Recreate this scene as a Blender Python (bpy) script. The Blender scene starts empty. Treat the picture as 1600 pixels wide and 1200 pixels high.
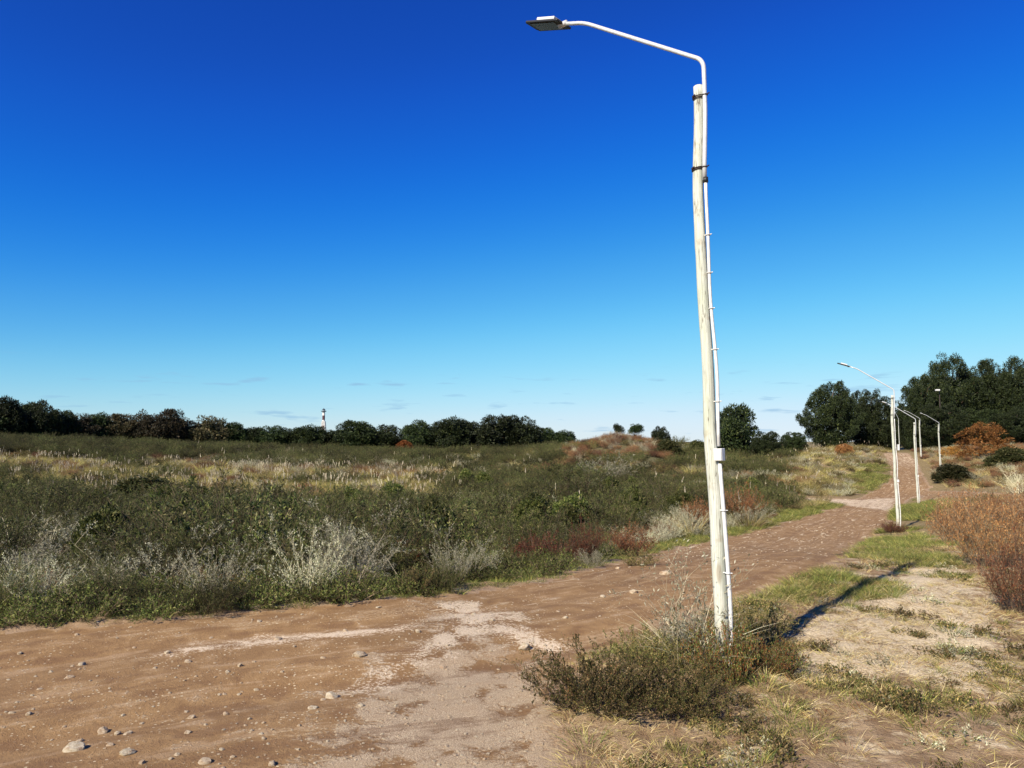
import bpy, math
import numpy as np
from mathutils import Vector, Matrix, noise as mnoise

RNG = np.random.default_rng(7)
sc = bpy.context.scene
col = sc.collection

# ------------------------------------------------------------------ camera, world, sun, exposure
FPX, CAMH, HORIZ = 1202.0, 1.7, 690.0
PITCH = math.atan((HORIZ - 600.0) / FPX)
cd = bpy.data.cameras.new('camera'); cam = bpy.data.objects.new('camera', cd); col.objects.link(cam)
cd.sensor_fit = 'HORIZONTAL'; cd.sensor_width = 36.0; cd.lens = 36.0 * FPX / 1600.0
cd.clip_start = 0.05; cd.clip_end = 20000
cam.location = (0, 0, CAMH); cam.rotation_euler = (math.pi / 2 + PITCH, 0, 0)
sc.camera = cam

SUN_EL = math.radians(35.0)
SUN_AZ = math.radians(219.5)          # clockwise from +Y (the view direction)
sunvec = Vector((math.sin(SUN_AZ) * math.cos(SUN_EL), math.cos(SUN_AZ) * math.cos(SUN_EL), math.sin(SUN_EL)))
world = bpy.data.worlds.new('World'); sc.world = world; world.use_nodes = True
wn = world.node_tree; wn.nodes.clear()
w_out = wn.nodes.new('ShaderNodeOutputWorld'); w_bg = wn.nodes.new('ShaderNodeBackground')
w_sky = wn.nodes.new('ShaderNodeTexSky'); w_sky.sky_type = 'NISHITA'; w_sky.sun_disc = False
w_sky.sun_elevation = SUN_EL; w_sky.sun_rotation = SUN_AZ
w_sky.altitude = 0; w_sky.air_density = 1.0; w_sky.dust_density = 0.0; w_sky.ozone_density = 6.0
# the camera's strong colour response, as one tone curve per channel over the whole sky
def w_scale(sock, k):
    nd = wn.nodes.new('ShaderNodeVectorMath'); nd.operation = 'SCALE'; nd.inputs['Scale'].default_value = k
    wn.links.new(sock, nd.inputs[0]); return nd.outputs[0]
w_cur = wn.nodes.new('ShaderNodeRGBCurve'); w_map_ = w_cur.mapping; w_map_.use_clip = False; w_map_.extend = 'EXTRAPOLATED'
CURVES = (((0, 0), (.073, .007), (.126, .014), (.2, .078), (.321, .235), (.514, .47), (.713, .66), (1, .78)),
          ((0, 0), (.151, .072), (.185, .108), (.25, .20), (.378, .41), (.547, .65), (.727, .79), (1, .88)),
          ((0, 0), (.315, .46), (.377, .60), (.482, .76), (.648, .87), (.74, .93), (.80, .96), (1, 1.0)))
for ch, pts in enumerate(CURVES):
    c = w_map_.curves[ch]
    while len(c.points) < len(pts): c.points.new(.5, .5)
    for k, (a, b) in enumerate(pts): c.points[k].location = (a, b); c.points[k].handle_type = 'AUTO_CLAMPED'
w_map_.update()
wn.links.new(w_scale(w_sky.outputs[0], .1), w_cur.inputs['Color'])
w_skyout = w_scale(w_cur.outputs[0], 5.36)
# a few faint cloud streaks low over the horizon
w_tc = wn.nodes.new('ShaderNodeTexCoord'); w_sep = wn.nodes.new('ShaderNodeSeparateXYZ')
wn.links.new(w_tc.outputs['Generated'], w_sep.inputs[0])
w_map = wn.nodes.new('ShaderNodeMapping'); w_map.inputs['Scale'].default_value = (9, 9, 75); w_map.inputs['Location'].default_value = (2.3, 0.4, 1.7)
wn.links.new(w_tc.outputs['Generated'], w_map.inputs[0])
w_noi = wn.nodes.new('ShaderNodeTexNoise'); w_noi.inputs['Scale'].default_value = 1.6; w_noi.inputs['Detail'].default_value = 4
wn.links.new(w_map.outputs[0], w_noi.inputs['Vector'])
w_r1 = wn.nodes.new('ShaderNodeMapRange'); w_r1.inputs[1].default_value = 0.60; w_r1.inputs[2].default_value = 0.76
wn.links.new(w_noi.outputs[0], w_r1.inputs[0])
w_r2 = wn.nodes.new('ShaderNodeMapRange'); w_r2.inputs[1].default_value = 0.10; w_r2.inputs[2].default_value = 0.075
wn.links.new(w_sep.outputs['Z'], w_r2.inputs[0])
w_m = wn.nodes.new('ShaderNodeMath'); w_m.operation = 'MULTIPLY'
wn.links.new(w_r1.outputs[0], w_m.inputs[0]); wn.links.new(w_r2.outputs[0], w_m.inputs[1])
w_m2 = wn.nodes.new('ShaderNodeMath'); w_m2.operation = 'MULTIPLY'; w_m2.inputs[1].default_value = 0.9
wn.links.new(w_m.outputs[0], w_m2.inputs[0])
w_mix = wn.nodes.new('ShaderNodeMix'); w_mix.data_type = 'RGBA'
w_mix.inputs[7].default_value = (1.5, 2.7, 4.0, 1)
wn.links.new(w_m2.outputs[0], w_mix.inputs[0]); wn.links.new(w_skyout, w_mix.inputs[6])
wn.links.new(w_mix.outputs[2], w_bg.inputs[0]); w_bg.inputs[1].default_value = 0.10
wn.links.new(w_bg.outputs[0], w_out.inputs[0])

sl = bpy.data.lights.new('sun', 'SUN'); sl.energy = 5.0; sl.angle = math.radians(0.53); sl.color = (1.0, 0.90, 0.74)
so = bpy.data.objects.new('sun', sl); col.objects.link(so)
so.rotation_euler = (-sunvec).to_track_quat('-Z', 'Y').to_euler()
sc.view_settings.view_transform = 'Standard'; sc.view_settings.look = 'None'
sc.view_settings.exposure = 0.9; sc.view_settings.gamma = 1.0; sc.view_settings.use_curve_mapping = False
sc.render.engine = 'CYCLES'
sc.cycles.max_bounces = 6; sc.cycles.diffuse_bounces = 3; sc.cycles.transmission_bounces = 3; sc.cycles.transparent_max_bounces = 4

# ------------------------------------------------------------------ small numeric helpers
CT, ST = math.cos(PITCH), math.sin(PITCH)
def ray(px, py):
    u, v = px - 800.0, 600.0 - py
    return np.array([u, FPX * CT - v * ST, FPX * ST + v * CT])
def at_d(px, py, d):                       # the world point seen at a pixel at forward distance d
    r = ray(px, py); t = d / r[1]
    return np.array([r[0] * t, d, CAMH + r[2] * t])
def xz_of(px, d):                          # ground x of a pixel column at forward distance d
    return (px - 800.0) / (FPX * CT + 90 * ST) * d

def hash2(ix, iy, s):
    h = (ix * 374761393 + iy * 668265263 + s * 974634777) & 0x7fffffff
    h = ((h ^ (h >> 13)) * 1274126177) & 0x7fffffff
    return ((h ^ (h >> 16)) & 0xffff) / 65535.0
def vnoise(x, y, s=0):
    x = np.asarray(x, float); y = np.asarray(y, float)
    ix = np.floor(x).astype(np.int64); iy = np.floor(y).astype(np.int64)
    fx = x - ix; fy = y - iy; fx = fx * fx * (3 - 2 * fx); fy = fy * fy * (3 - 2 * fy)
    a = hash2(ix, iy, s); b = hash2(ix + 1, iy, s); c = hash2(ix, iy + 1, s); d = hash2(ix + 1, iy + 1, s)
    return (a * (1 - fx) + b * fx) * (1 - fy) + (c * (1 - fx) + d * fx) * fy
def fbm(x, y, s=0, o=4):
    r = 0; a = 0.5; n = 0
    for k in range(o):
        r = r + a * vnoise(x * 2 ** k + 17.3 * k, y * 2 ** k - 9.1 * k, s + k); n += a; a *= 0.5
    return r / n

# ------------------------------------------------------------------ terrain height: smooth surface through surveyed points
CP = []
for px in (-2500, -700, 0, 400, 800, 1200, 1600, 2300, 4200):
    CP += [(px, 3.0, 0.0), (px, 6.0, 0.0)]
for px, d in ((-2500, 20), (4200, 20), (-2500, 90), (4200, 90)): CP.append((px, d, -0.3 if d < 50 else 0.5))
CP += [(0, 8, -.05), (0, 11, -.5), (0, 16, -1.1), (0, 25, -1.6), (0, 45, -1.5), (0, 70, -.7), (0, 95, .9), (0, 150, 1.9), (0, 250, 2), (0, 400, 2),
       (250, 8.5, -.05), (250, 12, -.5), (250, 18, -1.1), (250, 30, -1.6), (250, 60, -1.5), (250, 100, 0), (250, 160, .8), (250, 300, 1),
       (600, 9, 0), (600, 12, -.4), (600, 18, -1.1), (600, 30, -1.6), (600, 60, -1.7), (600, 100, -1.2), (600, 170, -.3), (600, 300, 0),
       (850, 9.5, 0), (850, 11.5, -.15), (850, 16, -.8), (850, 25, -1.5), (850, 50, -1.8), (850, 90, -1.1), (840, 130, -.3), (850, 200, 0),
       (960, 110, 2.2), (905, 110, .9), (1030, 110, 1.1), (960, 95, .8), (960, 84, -.5), (960, 140, .5), (960, 60, -1.7), (960, 35, -1.9),
       (1000, 13.5, -.3), (1070, 100, -.9), (1070, 150, -.9), (1070, 300, -.5),
       (1150, 20, -1.0), (1150, 30, -1.6), (1150, 50, -1.9), (1150, 90, -1.2), (1150, 150, -1), (1200, 11, 0), (1200, 15, -.35),
       (1300, 39, -1.8), (1300, 48, -1.85), (1250, 60, -1.6), (1250, 80, -1.0), (1250, 95, -.3), (1250, 140, -.6),
       (1330, 60, -1.5), (1330, 80, -.4), (1330, 100, .6), (1330, 120, .8), (1330, 160, .5),
       (1396, 26.4, -1.27), (1396, 17, -.55), (1396, 11, -.02), (1430, 42.3, -1.8), (1400, 55, -1.85), (1400, 70, -1.5), (1405, 88, -.5),
       (1400, 105, .25), (1400, 114, .2), (1400, 150, 0), (1467, 76, -1.27), (1437, 90, -.25), (1480, 50, -1.5), (1520, 95, .6),
       (1520, 130, 1.0), (1600, 110, 1), (1550, 40, -.7), (1600, 18, -.4), (1600, 11, 0), (1600, 60, -.6), (1520, 25, -.9),
       (2000, 20, -.2), (2000, 60, 0), (2000, 150, 1), (-400, 15, -.8), (-400, 40, -1.3), (-400, 100, 1), (-400, 200, 2)]
for px in (-2500, -600, 0, 400, 800, 1200, 1600, 2200, 4200):
    CP += [(px, 700, 0.5), (px, 4000, 0.0)]
CPa = np.array(CP, float)
_x = xz_of(CPa[:, 0], CPa[:, 1]); _y = CPa[:, 1]
def lp(x, y):
    d = np.hypot(x, y)
    return np.stack([np.log(np.maximum(d, 3.0)), 2.0 * np.arctan2(x, y)], -1)
def tps(r): return np.where(r > 1e-9, r * r * np.log(np.maximum(r, 1e-9)), 0.0)
_C = lp(_x, _y)
_K = tps(np.linalg.norm(_C[:, None] - _C[None], axis=-1)) + 2e-3 * np.eye(len(_C))
_P = np.hstack([np.ones((len(_C), 1)), _C])
_A = np.block([[_K, _P], [_P.T, np.zeros((3, 3))]])
_W = np.linalg.solve(_A, np.concatenate([CPa[:, 2], np.zeros(3)]))
def smooth(e0, e1, x):
    t = np.clip((x - e0) / (e1 - e0), 0, 1); return t * t * (3 - 2 * t)
def base_z(x, y):
    x = np.asarray(x, float); y = np.asarray(y, float); sh = x.shape
    q = lp(x.ravel(), y.ravel()); out = np.empty(len(q))
    for i in range(0, len(q), 20000):
        s = q[i:i + 20000]
        out[i:i + 20000] = tps(np.linalg.norm(s[:, None] - _C[None], axis=-1)) @ _W[:-3] + _W[-3] + s @ _W[-2:]
    az = np.abs(np.arctan2(x.ravel(), y.ravel()))
    out = out * (1 - smooth(1.15, 1.6, az))
    return out.reshape(sh)
def ground_z0(x, y):
    z = base_z(x, y); d = np.hypot(x, y)
    amp = np.clip((d - 5) / 60, 0, 1)
    return z + (fbm(x / 9, y / 9, 3) - .5) * .5 * amp
def march(px, py, far=400):
    r = ray(px, py); r = r / r[1]
    ds = np.geomspace(2.5, far, 1400)
    zz = CAMH + r[2] * ds - ground_z0(r[0] * ds, ds)
    k = np.argmax(zz < 0)
    if zz[k] >= 0: k = len(ds) - 1
    d = ds[k]
    if k > 0:
        a = zz[k - 1]; b = zz[k]
        if a > 0 > b: d = ds[k - 1] + (ds[k] - ds[k - 1]) * a / (a - b)
    return np.array([r[0] * d, d])
def dens(poly, closed=True, n=6):
    out = []; m = len(poly)
    for i in range(m if closed else m - 1):
        a = np.array(poly[i], float); b = np.array(poly[(i + 1) % m], float)
        for k in range(n): out.append(a + (b - a) * k / n)
    if not closed: out.append(np.array(poly[-1], float))
    return out
def wpoly(pix, tail=(), n=4):
    """outline surveyed in the picture, laid down on the terrain; tail = world points added at the end"""
    return np.array([march(*p) for p in dens(pix, closed=False, n=n)] + [np.array(t, float) for t in tail])
def sdist(x, y, poly):
    """signed distance to a polygon, positive inside"""
    x = np.asarray(x, float); y = np.asarray(y, float); sh = x.shape; x = x.ravel(); y = y.ravel()
    best = np.full(len(x), 1e18); ins = np.zeros(len(x), bool); n = len(poly)
    for i in range(n):
        a = poly[i]; b = poly[(i + 1) % n]; e = b - a; L = max(e @ e, 1e-12)
        t = np.clip(((x - a[0]) * e[0] + (y - a[1]) * e[1]) / L, 0, 1)
        best = np.minimum(best, (x - a[0] - t * e[0]) ** 2 + (y - a[1] - t * e[1]) ** 2)
        c = (a[1] > y) != (b[1] > y)
        if abs(e[1]) > 1e-12: ins ^= c & (x < (b[0] - a[0]) * (y - a[1]) / e[1] + a[0])
    d = np.sqrt(best); return np.where(ins, d, -d).reshape(sh)

ROAD = wpoly([(0, 981), (120, 976), (250, 967), (450, 947), (600, 935), (700, 927), (850, 906), (1000, 867), (1150, 836), (1240, 812), (1310, 792),
              (1345, 778), (1372, 762), (1392, 745), (1393, 728), (1384, 712), (1380, 708), (1418, 708), (1424, 714), (1436, 728), (1442, 745), (1452, 758),
              (1450, 770), (1420, 780), (1398, 800), (1385, 822), (1350, 852), (1300, 880), (1245, 905), (1170, 930), (1090, 955), (1010, 985), (930, 1030),
              (880, 1080), (862, 1130), (880, 1199)],
             [(.30, 2.2), (-.6, .6), (-3, -1.2), (-9, -4), (-25, -9), (-25, 0), (-12, 3.9), (-8, 5.6)])
SIDE1 = wpoly([(1400, 777), (1330, 780), (1262, 777), (1225, 775), (1222, 779), (1260, 783), (1330, 790), (1400, 798)])
SIDE2 = wpoly([(1440, 768), (1490, 767), (1560, 771), (1620, 774), (1620, 779), (1550, 777), (1490, 776), (1440, 784)])
PALE = wpoly([(690, 935), (770, 945), (810, 965), (760, 985), (740, 1010), (850, 1040), (880, 1090), (900, 1199), (500, 1199), (520, 1150), (545, 1085),
              (590, 1050), (650, 1010), (690, 975)])
CRUST = [wpoly([(685, 938), (740, 934), (790, 950), (825, 965), (780, 972), (740, 985), (700, 978), (690, 955)]),
         wpoly([(735, 955), (765, 978), (650, 1035), (575, 1075), (545, 1062), (640, 1010)]),
         wpoly([(780, 962), (835, 983), (905, 1003), (890, 1013), (810, 1000), (765, 980)]),
         wpoly([(250, 1003), (420, 982), (640, 968), (640, 980), (430, 1000), (240, 1016)])]
def road_sd(x, y):
    return np.maximum(np.maximum(sdist(x, y, ROAD), sdist(x, y, SIDE1)), sdist(x, y, SIDE2))
CL = np.array([[-25, -5], [-12, 0], [-6, 3.2]] + [list(march(*p)) for p in [(330, 1030), (620, 1000), (900, 955), (1080, 915), (1200, 868), (1300, 825), (1375, 785), (1415, 755), (1418, 730), (1402, 710)]] + [[60, 130]], float)
def road_uv(x, y):
    x = np.asarray(x, float); y = np.asarray(y, float)
    best = np.full(x.shape, 1e18); U = np.zeros(x.shape); Vv = np.zeros(x.shape); acc = 0.0
    for a, b in zip(CL[:-1], CL[1:]):
        e = b - a; L = math.hypot(*e); t = np.clip(((x - a[0]) * e[0] + (y - a[1]) * e[1]) / L ** 2, 0, 1)
        dx = x - a[0] - t * e[0]; dy = y - a[1] - t * e[1]; dd = dx * dx + dy * dy
        m = dd < best; best = np.where(m, dd, best); U = np.where(m, acc + t * L, U)
        Vv = np.where(m, np.sign(e[0] * dy - e[1] * dx) * np.sqrt(dd), Vv); acc += L
    return U, Vv
def ground_z(x, y, sd=None):
    x = np.asarray(x, float); y = np.asarray(y, float)
    z = ground_z0(x, y)
    if sd is None: sd = road_sd(x, y)
    d = np.hypot(x, y); near = 1 - smooth(35, 60, d)
    u, v = road_uv(x, y)
    inr = smooth(-.3, .5, sd)
    rut = -0.045 * np.exp(-((np.abs(v) - .85) / .28) ** 2) * near
    z = z + inr * (rut + (fbm(u * .7, v * 3.0, 11) - .5) * .022 * near - .03)
    z = z + (1 - inr) * near * ((fbm(x * 1.6, y * 1.6, 5) - .5) * .10 + (fbm(x * 7, y * 7, 6, 2) - .5) * .02)
    return z
def gz(x, y): return float(ground_z(np.array([x]), np.array([y]))[0])
def put(px, py):
    p = march(px, py); return (p[0], p[1], gz(*p))

# ------------------------------------------------------------------ mesh helpers
def mesh_np(name, V, F, mats, midx=None, smooth_=False):
    V = np.asarray(V, np.float32).reshape(-1, 3); F = np.asarray(F, np.int32)
    me = bpy.data.meshes.new(name); k = F.shape[1]
    me.vertices.add(len(V)); me.vertices.foreach_set('co', V.ravel())
    me.loops.add(F.size); me.loops.foreach_set('vertex_index', F.ravel())
    me.polygons.add(len(F)); me.polygons.foreach_set('loop_start', np.arange(0, F.size, k, dtype=np.int32))
    try: me.polygons.foreach_set('loop_total', np.full(len(F), k, np.int32))
    except Exception: pass
    for m in mats: me.materials.append(m)
    if midx is not None: me.polygons.foreach_set('material_index', np.asarray(midx, np.int32))
    me.polygons.foreach_set('use_smooth', np.full(len(F), smooth_, bool))
    me.update(calc_edges=True); me.validate()
    return me
def link(name, me, parent=None, loc=None, rotz=None, scale=None, **props):
    o = bpy.data.objects.new(name, me); col.objects.link(o)
    if parent: o.parent = parent
    if loc is not None: o.location = loc
    if rotz is not None: o.rotation_euler = (0, 0, rotz)
    if scale is not None: o.scale = scale if hasattr(scale, '__len__') else (scale,) * 3
    for k, v in props.items(): o[k] = v
    return o
class Geo:
    """collects quads with material slots"""
    def __init__(s): s.V = []; s.F = []; s.M = []; s.n = 0
    def add(s, V, F, m):
        V = V.reshape(-1, 3); s.V.append(V); s.F.append(F + s.n); s.M.append(np.full(len(F), m)); s.n += len(V)
    def mesh(s, name, mats, sm=False):
        return mesh_np(name, np.concatenate(s.V), np.concatenate(s.F), mats, np.concatenate(s.M), sm)
def unit(v): return v / np.maximum(np.linalg.norm(v, axis=-1, keepdims=True), 1e-9)
def sticks(g, P, D, L, W, bend, nseg, m, tip=.25):
    """thin three-sided bent stems"""
    n = len(P); t = np.linspace(0, 1, nseg + 1)[None, :, None]
    L = np.broadcast_to(L, (n,))[:, None, None]; W = np.broadcast_to(W, (n,))[:, None, None]
    c = P[:, None] + D[:, None] * L * t + bend[:, None] * t * t
    A = unit(np.cross(D, RNG.normal(size=(n, 3)))); B = unit(np.cross(D, A))
    w = W * .5 * (1 - t * (1 - tip)); rings = []
    for k in range(3):
        a = k * 2.0944; rings.append(c + (A[:, None] * math.cos(a) + B[:, None] * math.sin(a)) * w)
    V = np.stack(rings, 2)
    base = np.arange(n)[:, None, None] * (nseg + 1) * 3; s = np.arange(nseg)[None, :, None] * 3; k = np.arange(3)[None, None, :]; k2 = (k + 1) % 3
    F = np.stack([base + s + k, base + s + k2, base + s + 3 + k2, base + s + 3 + k], -1).reshape(-1, 4)
    g.add(V, F, m); return c
def blades(g, P, D, L, W, bend, nseg, m, tip=.05):
    n = len(P); t = np.linspace(0, 1, nseg + 1)[None, :, None]
    L = np.broadcast_to(L, (n,))[:, None, None]; W = np.broadcast_to(W, (n,))[:, None, None]
    c = P[:, None] + D[:, None] * L * t + bend[:, None] * t * t
    S = unit(np.cross(D, RNG.normal(size=(n, 3))))[:, None]
    w = W * .5 * (1 - t * (1 - tip)); V = np.stack([c - S * w, c + S * w], 2)
    base = np.arange(n)[:, None] * (nseg + 1) * 2; s = np.arange(nseg)[None] * 2
    F = np.stack([base + s, base + s + 1, base + s + 3, base + s + 2], -1).reshape(-1, 4)
    g.add(V, F, m); return c
def leaves(g, P, D, L, W, m):
    n = len(P); L = np.broadcast_to(L, (n,))[:, None]; W = np.broadcast_to(W, (n,))[:, None]
    S = unit(np.cross(D, RNG.normal(size=(n, 3)))); N = np.cross(D, S)
    V = np.stack([P, P + D * L * .45 + S * W * .5 + N * W * .15, P + D * L, P + D * L * .45 - S * W * .5 + N * W * .15], 1)
    F = (np.arange(n)[:, None] * 4 + np.arange(4)[None])
    g.add(V, F, m)
def tube(path, rad, n=12, cap=True, rfun=None):
    """lofted tube -> V, F (quads; caps as collapsed quads)"""
    P = np.array(path, float); R = np.broadcast_to(rad, (len(P),)).astype(float)
    T = np.gradient(P, axis=0); T = unit(T); ref = np.array([0, 0, 1.0]) if abs(T[0][2]) < .9 else np.array([0, 1.0, 0])
    V = []; A = unit(np.cross(T[0], ref))
    for i in range(len(P)):
        A = unit(A - T[i] * (A @ T[i])); B = np.cross(T[i], A)
        for k in range(n):
            a = 2 * math.pi * k / n; r = R[i] * (rfun(i, a) if rfun else 1)
            V.append(P[i] + (A * math.cos(a) + B * math.sin(a)) * r)
    F = []
    for i in range(len(P) - 1):
        for k in range(n):
            k2 = (k + 1) % n; F.append((i * n + k, i * n + k2, (i + 1) * n + k2, (i + 1) * n + k))
    if cap:
        for i, c in ((0, P[0]), (len(P) - 1, P[-1])):
            ci = len(V); V.append(c)
            for k in range(0, n, 2):
                q = (i * n + k, i * n + (k + 1) % n, i * n + (k + 2) % n, ci)
                F.append(q if i else q[::-1])
    return np.array(V), np.array(F)
def box(c, s, bev=0.0, M=None):
    """box (bevelled on its vertical and horizontal edges by bmesh) -> mesh data arrays"""
    import bmesh
    bm = bmesh.new(); bmesh.ops.create_cube(bm, size=1.0)
    bmesh.ops.scale(bm, vec=Vector(s), verts=bm.verts)
    if bev: bmesh.ops.bevel(bm, geom=bm.edges[:], offset=bev, segments=2, affect='EDGES', profile=.5)
    bmesh.ops.translate(bm, vec=Vector(c), verts=bm.verts)
    if M is not None: bmesh.ops.transform(bm, matrix=M, verts=bm.verts)
    return bm
def bm_obj(name, bms, mat, parent=None, sm=False):
    import bmesh
    me = bpy.data.meshes.new(name)
    if not isinstance(bms, (list, tuple)): bms = [bms]
    out = bmesh.new()
    for b in bms:
        tmp = bpy.data.meshes.new('tmp'); b.to_mesh(tmp); b.free(); out.from_mesh(tmp); bpy.data.meshes.remove(tmp)
    out.to_mesh(me); out.free(); me.materials.append(mat)
    for p in me.polygons: p.use_smooth = sm
    return link(name, me, parent)

# ------------------------------------------------------------------ materials
def srgb(r, g, b):
    f = lambda c: (c / 255 / 12.92) if c / 255 <= .04045 else ((c / 255 + .055) / 1.055) ** 2.4
    return (f(r), f(g), f(b), 1)
class NT:
    def __init__(s, name):
        s.m = bpy.data.materials.new(name); s.m.use_nodes = True; s.t = s.m.node_tree; s.t.nodes.clear()
        s.out = s.n('ShaderNodeOutputMaterial')
    def n(s, typ, **kw):
        nd = s.t.nodes.new(typ)
        for k, v in kw.items(): setattr(nd, k, v)
        return nd
    def l(s, a, b): s.t.links.new(a, b)
    def val(s, nd, i, v):
        if hasattr(v, 'is_output') or isinstance(v, bpy.types.NodeSocket): s.l(v, nd.inputs[i])
        else: nd.inputs[i].default_value = v
    def mix(s, f, a, b):
        nd = s.n('ShaderNodeMix', data_type='RGBA'); s.val(nd, 0, f); s.val(nd, 6, a); s.val(nd, 7, b); return nd.outputs[2]
    def math(s, op, a, b=0.0, c=None):
        nd = s.n('ShaderNodeMath', operation=op); s.val(nd, 0, a); s.val(nd, 1, b)
        if c is not None: s.val(nd, 2, c)
        return nd.outputs[0]
    def rng(s, v, a, b, c=0.0, d=1.0):
        nd = s.n('ShaderNodeMapRange', interpolation_type='SMOOTHSTEP'); s.val(nd, 0, v); s.val(nd, 1, a); s.val(nd, 2, b); s.val(nd, 3, c); s.val(nd, 4, d); return nd.outputs[0]
    def noise(s, vec, scale, detail=4, rough=.55, dist=0.0):
        nd = s.n('ShaderNodeTexNoise'); s.l(vec, nd.inputs['Vector']); nd.inputs['Scale'].default_value = scale
        nd.inputs['Detail'].default_value = detail; nd.inputs['Roughness'].default_value = rough; nd.inputs['Distortion'].default_value = dist
        return nd.outputs[0]
    def voro(s, vec, scale, feat='F1', out=0):
        nd = s.n('ShaderNodeTexVoronoi', feature=feat); s.l(vec, nd.inputs['Vector']); nd.inputs['Scale'].default_value = scale; return nd.outputs[out]
    def scalev(s, vec, sx, sy, sz):
        nd = s.n('ShaderNodeMapping'); s.l(vec, nd.inputs[0]); nd.inputs['Scale'].default_value = (sx, sy, sz); return nd.outputs[0]
    def ramp(s, f, stops):
        nd = s.n('ShaderNodeValToRGB'); s.l(f, nd.inputs[0]); e = nd.color_ramp.elements
        while len(e) < len(stops): e.new(.5)
        for k, (p, c) in enumerate(stops): e[k].position = p; e[k].color = c
        return nd.outputs[0]
    def attr(s, name):
        nd = s.n('ShaderNodeAttribute'); nd.attribute_name = name; return nd
    def bsdf(s, color, rough=.8, spec=.3, metal=0.0, bump=None, bstr=.3, bdist=.01):
        b = s.n('ShaderNodeBsdfPrincipled'); s.val(b, 'Base Color', color); s.val(b, 'Roughness', rough); s.val(b, 'Metallic', metal)
        b.inputs['Specular IOR Level'].default_value = spec
        if bump is not None:
            bp = s.n('ShaderNodeBump'); s.val(bp, 'Height', bump); bp.inputs['Strength'].default_value = bstr; bp.inputs['Distance'].default_value = bdist
            s.l(bp.outputs[0], b.inputs['Normal'])
        return b
    def done(s, b): s.l(b.outputs[0], s.out.inputs[0]); return s.m
def foliage(name, stops, trans=.25, rough=.6):
    m = NT(name); gi = m.n('ShaderNodeNewGeometry'); oi = m.n('ShaderNodeObjectInfo')
    c = m.ramp(gi.outputs['Random Per Island'], stops)
    h = m.n('ShaderNodeHueSaturation'); m.l(c, h.inputs['Color'])
    m.l(m.rng(oi.outputs['Random'], 0, 1, .55, 1.45), h.inputs['Value'])
    m.l(m.math('MULTIPLY_ADD', oi.outputs['Random'], .03, .485), h.inputs['Hue'])
    b = m.bsdf(h.outputs[0], rough, .25)
    tr = m.n('ShaderNodeBsdfTranslucent'); m.l(h.outputs[0], tr.inputs[0])
    mx = m.n('ShaderNodeMixShader'); mx.inputs[0].default_value = trans
    m.l(b.outputs[0], mx.inputs[1]); m.l(tr.outputs[0], mx.inputs[2]); m.l(mx.outputs[0], m.out.inputs[0]); return m.m
def flat(name, c, rough=.5, spec=.4, metal=0.0):
    m = NT(name); tc = m.n('ShaderNodeTexCoord')
    n = m.noise(tc.outputs['Object'], 30, 3); cc = m.mix(m.rng(n, .35, .75), c, tuple(x * .78 for x in c[:3]) + (1,))
    return m.done(m.bsdf(cc, rough, spec, metal))

def L(*a): return tuple(x * .92 for x in a) + (1,)
M_green = foliage('green_leaf', [(0, L(.024, .034, .008)), (.5, L(.070, .090, .018)), (.8, L(.125, .14, .032)), (.93, L(.21, .20, .06)), (1, L(.32, .28, .12))])
M_dark = foliage('dark_leaf', [(0, L(.018, .025, .008)), (.6, L(.050, .060, .016)), (.88, L(.11, .10, .034)), (1, L(.21, .18, .08))])
M_olive = foliage('olive_leaf', [(0, L(.050, .042, .014)), (.4, L(.12, .10, .028)), (.7, L(.22, .16, .055)), (1, L(.46, .32, .15))])
M_silver = foliage('silver_leaf', [(0, L(.17, .17, .10)), (.5, L(.36, .35, .23)), (1, L(.66, .63, .46))])
M_rust = foliage('rust_leaf', [(0, L(.060, .014, .007)), (.5, L(.16, .042, .016)), (1, L(.30, .10, .035))])
M_orange = foliage('orange_leaf', [(0, L(.17, .075, .015)), (.5, L(.36, .17, .035)), (1, L(.50, .28, .08))])
M_brush = foliage('brown_brush', [(0, L(.11, .040, .018)), (.5, L(.26, .105, .040)), (1, L(.44, .22, .10))])
M_straw = foliage('straw_blade', [(0, L(.27, .19, .08)), (.5, L(.46, .35, .16)), (1, L(.66, .55, .31))])
M_ygrass = foliage('yellow_green_blade', [(0, L(.14, .14, .035)), (.5, L(.32, .28, .07)), (1, L(.48, .40, .13))])
M_ggrass = foliage('green_blade', [(0, L(.06, .085, .018)), (.6, L(.125, .155, .030)), (1, L(.24, .24, .06))])
M_plume = foliage('plume', [(0, L(.42, .34, .22)), (1, L(.70, .62, .48))])
M_stem = foliage('brown_stem', [(0, L(.07, .045, .028)), (1, L(.17, .12, .075))], .0)
M_pstem = foliage('pale_stem', [(0, L(.20, .17, .10)), (.5, L(.38, .33, .22)), (1, L(.60, .54, .38))], .0)
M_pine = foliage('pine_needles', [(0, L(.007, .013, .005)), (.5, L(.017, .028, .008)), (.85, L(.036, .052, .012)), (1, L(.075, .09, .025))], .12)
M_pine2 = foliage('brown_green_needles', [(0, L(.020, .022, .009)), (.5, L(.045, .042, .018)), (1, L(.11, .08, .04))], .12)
M_bark = flat('pine_bark', L(.08, .055, .04), .9, .1)

def L(*a): return tuple(x * .74 for x in a) + (1,)
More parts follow.
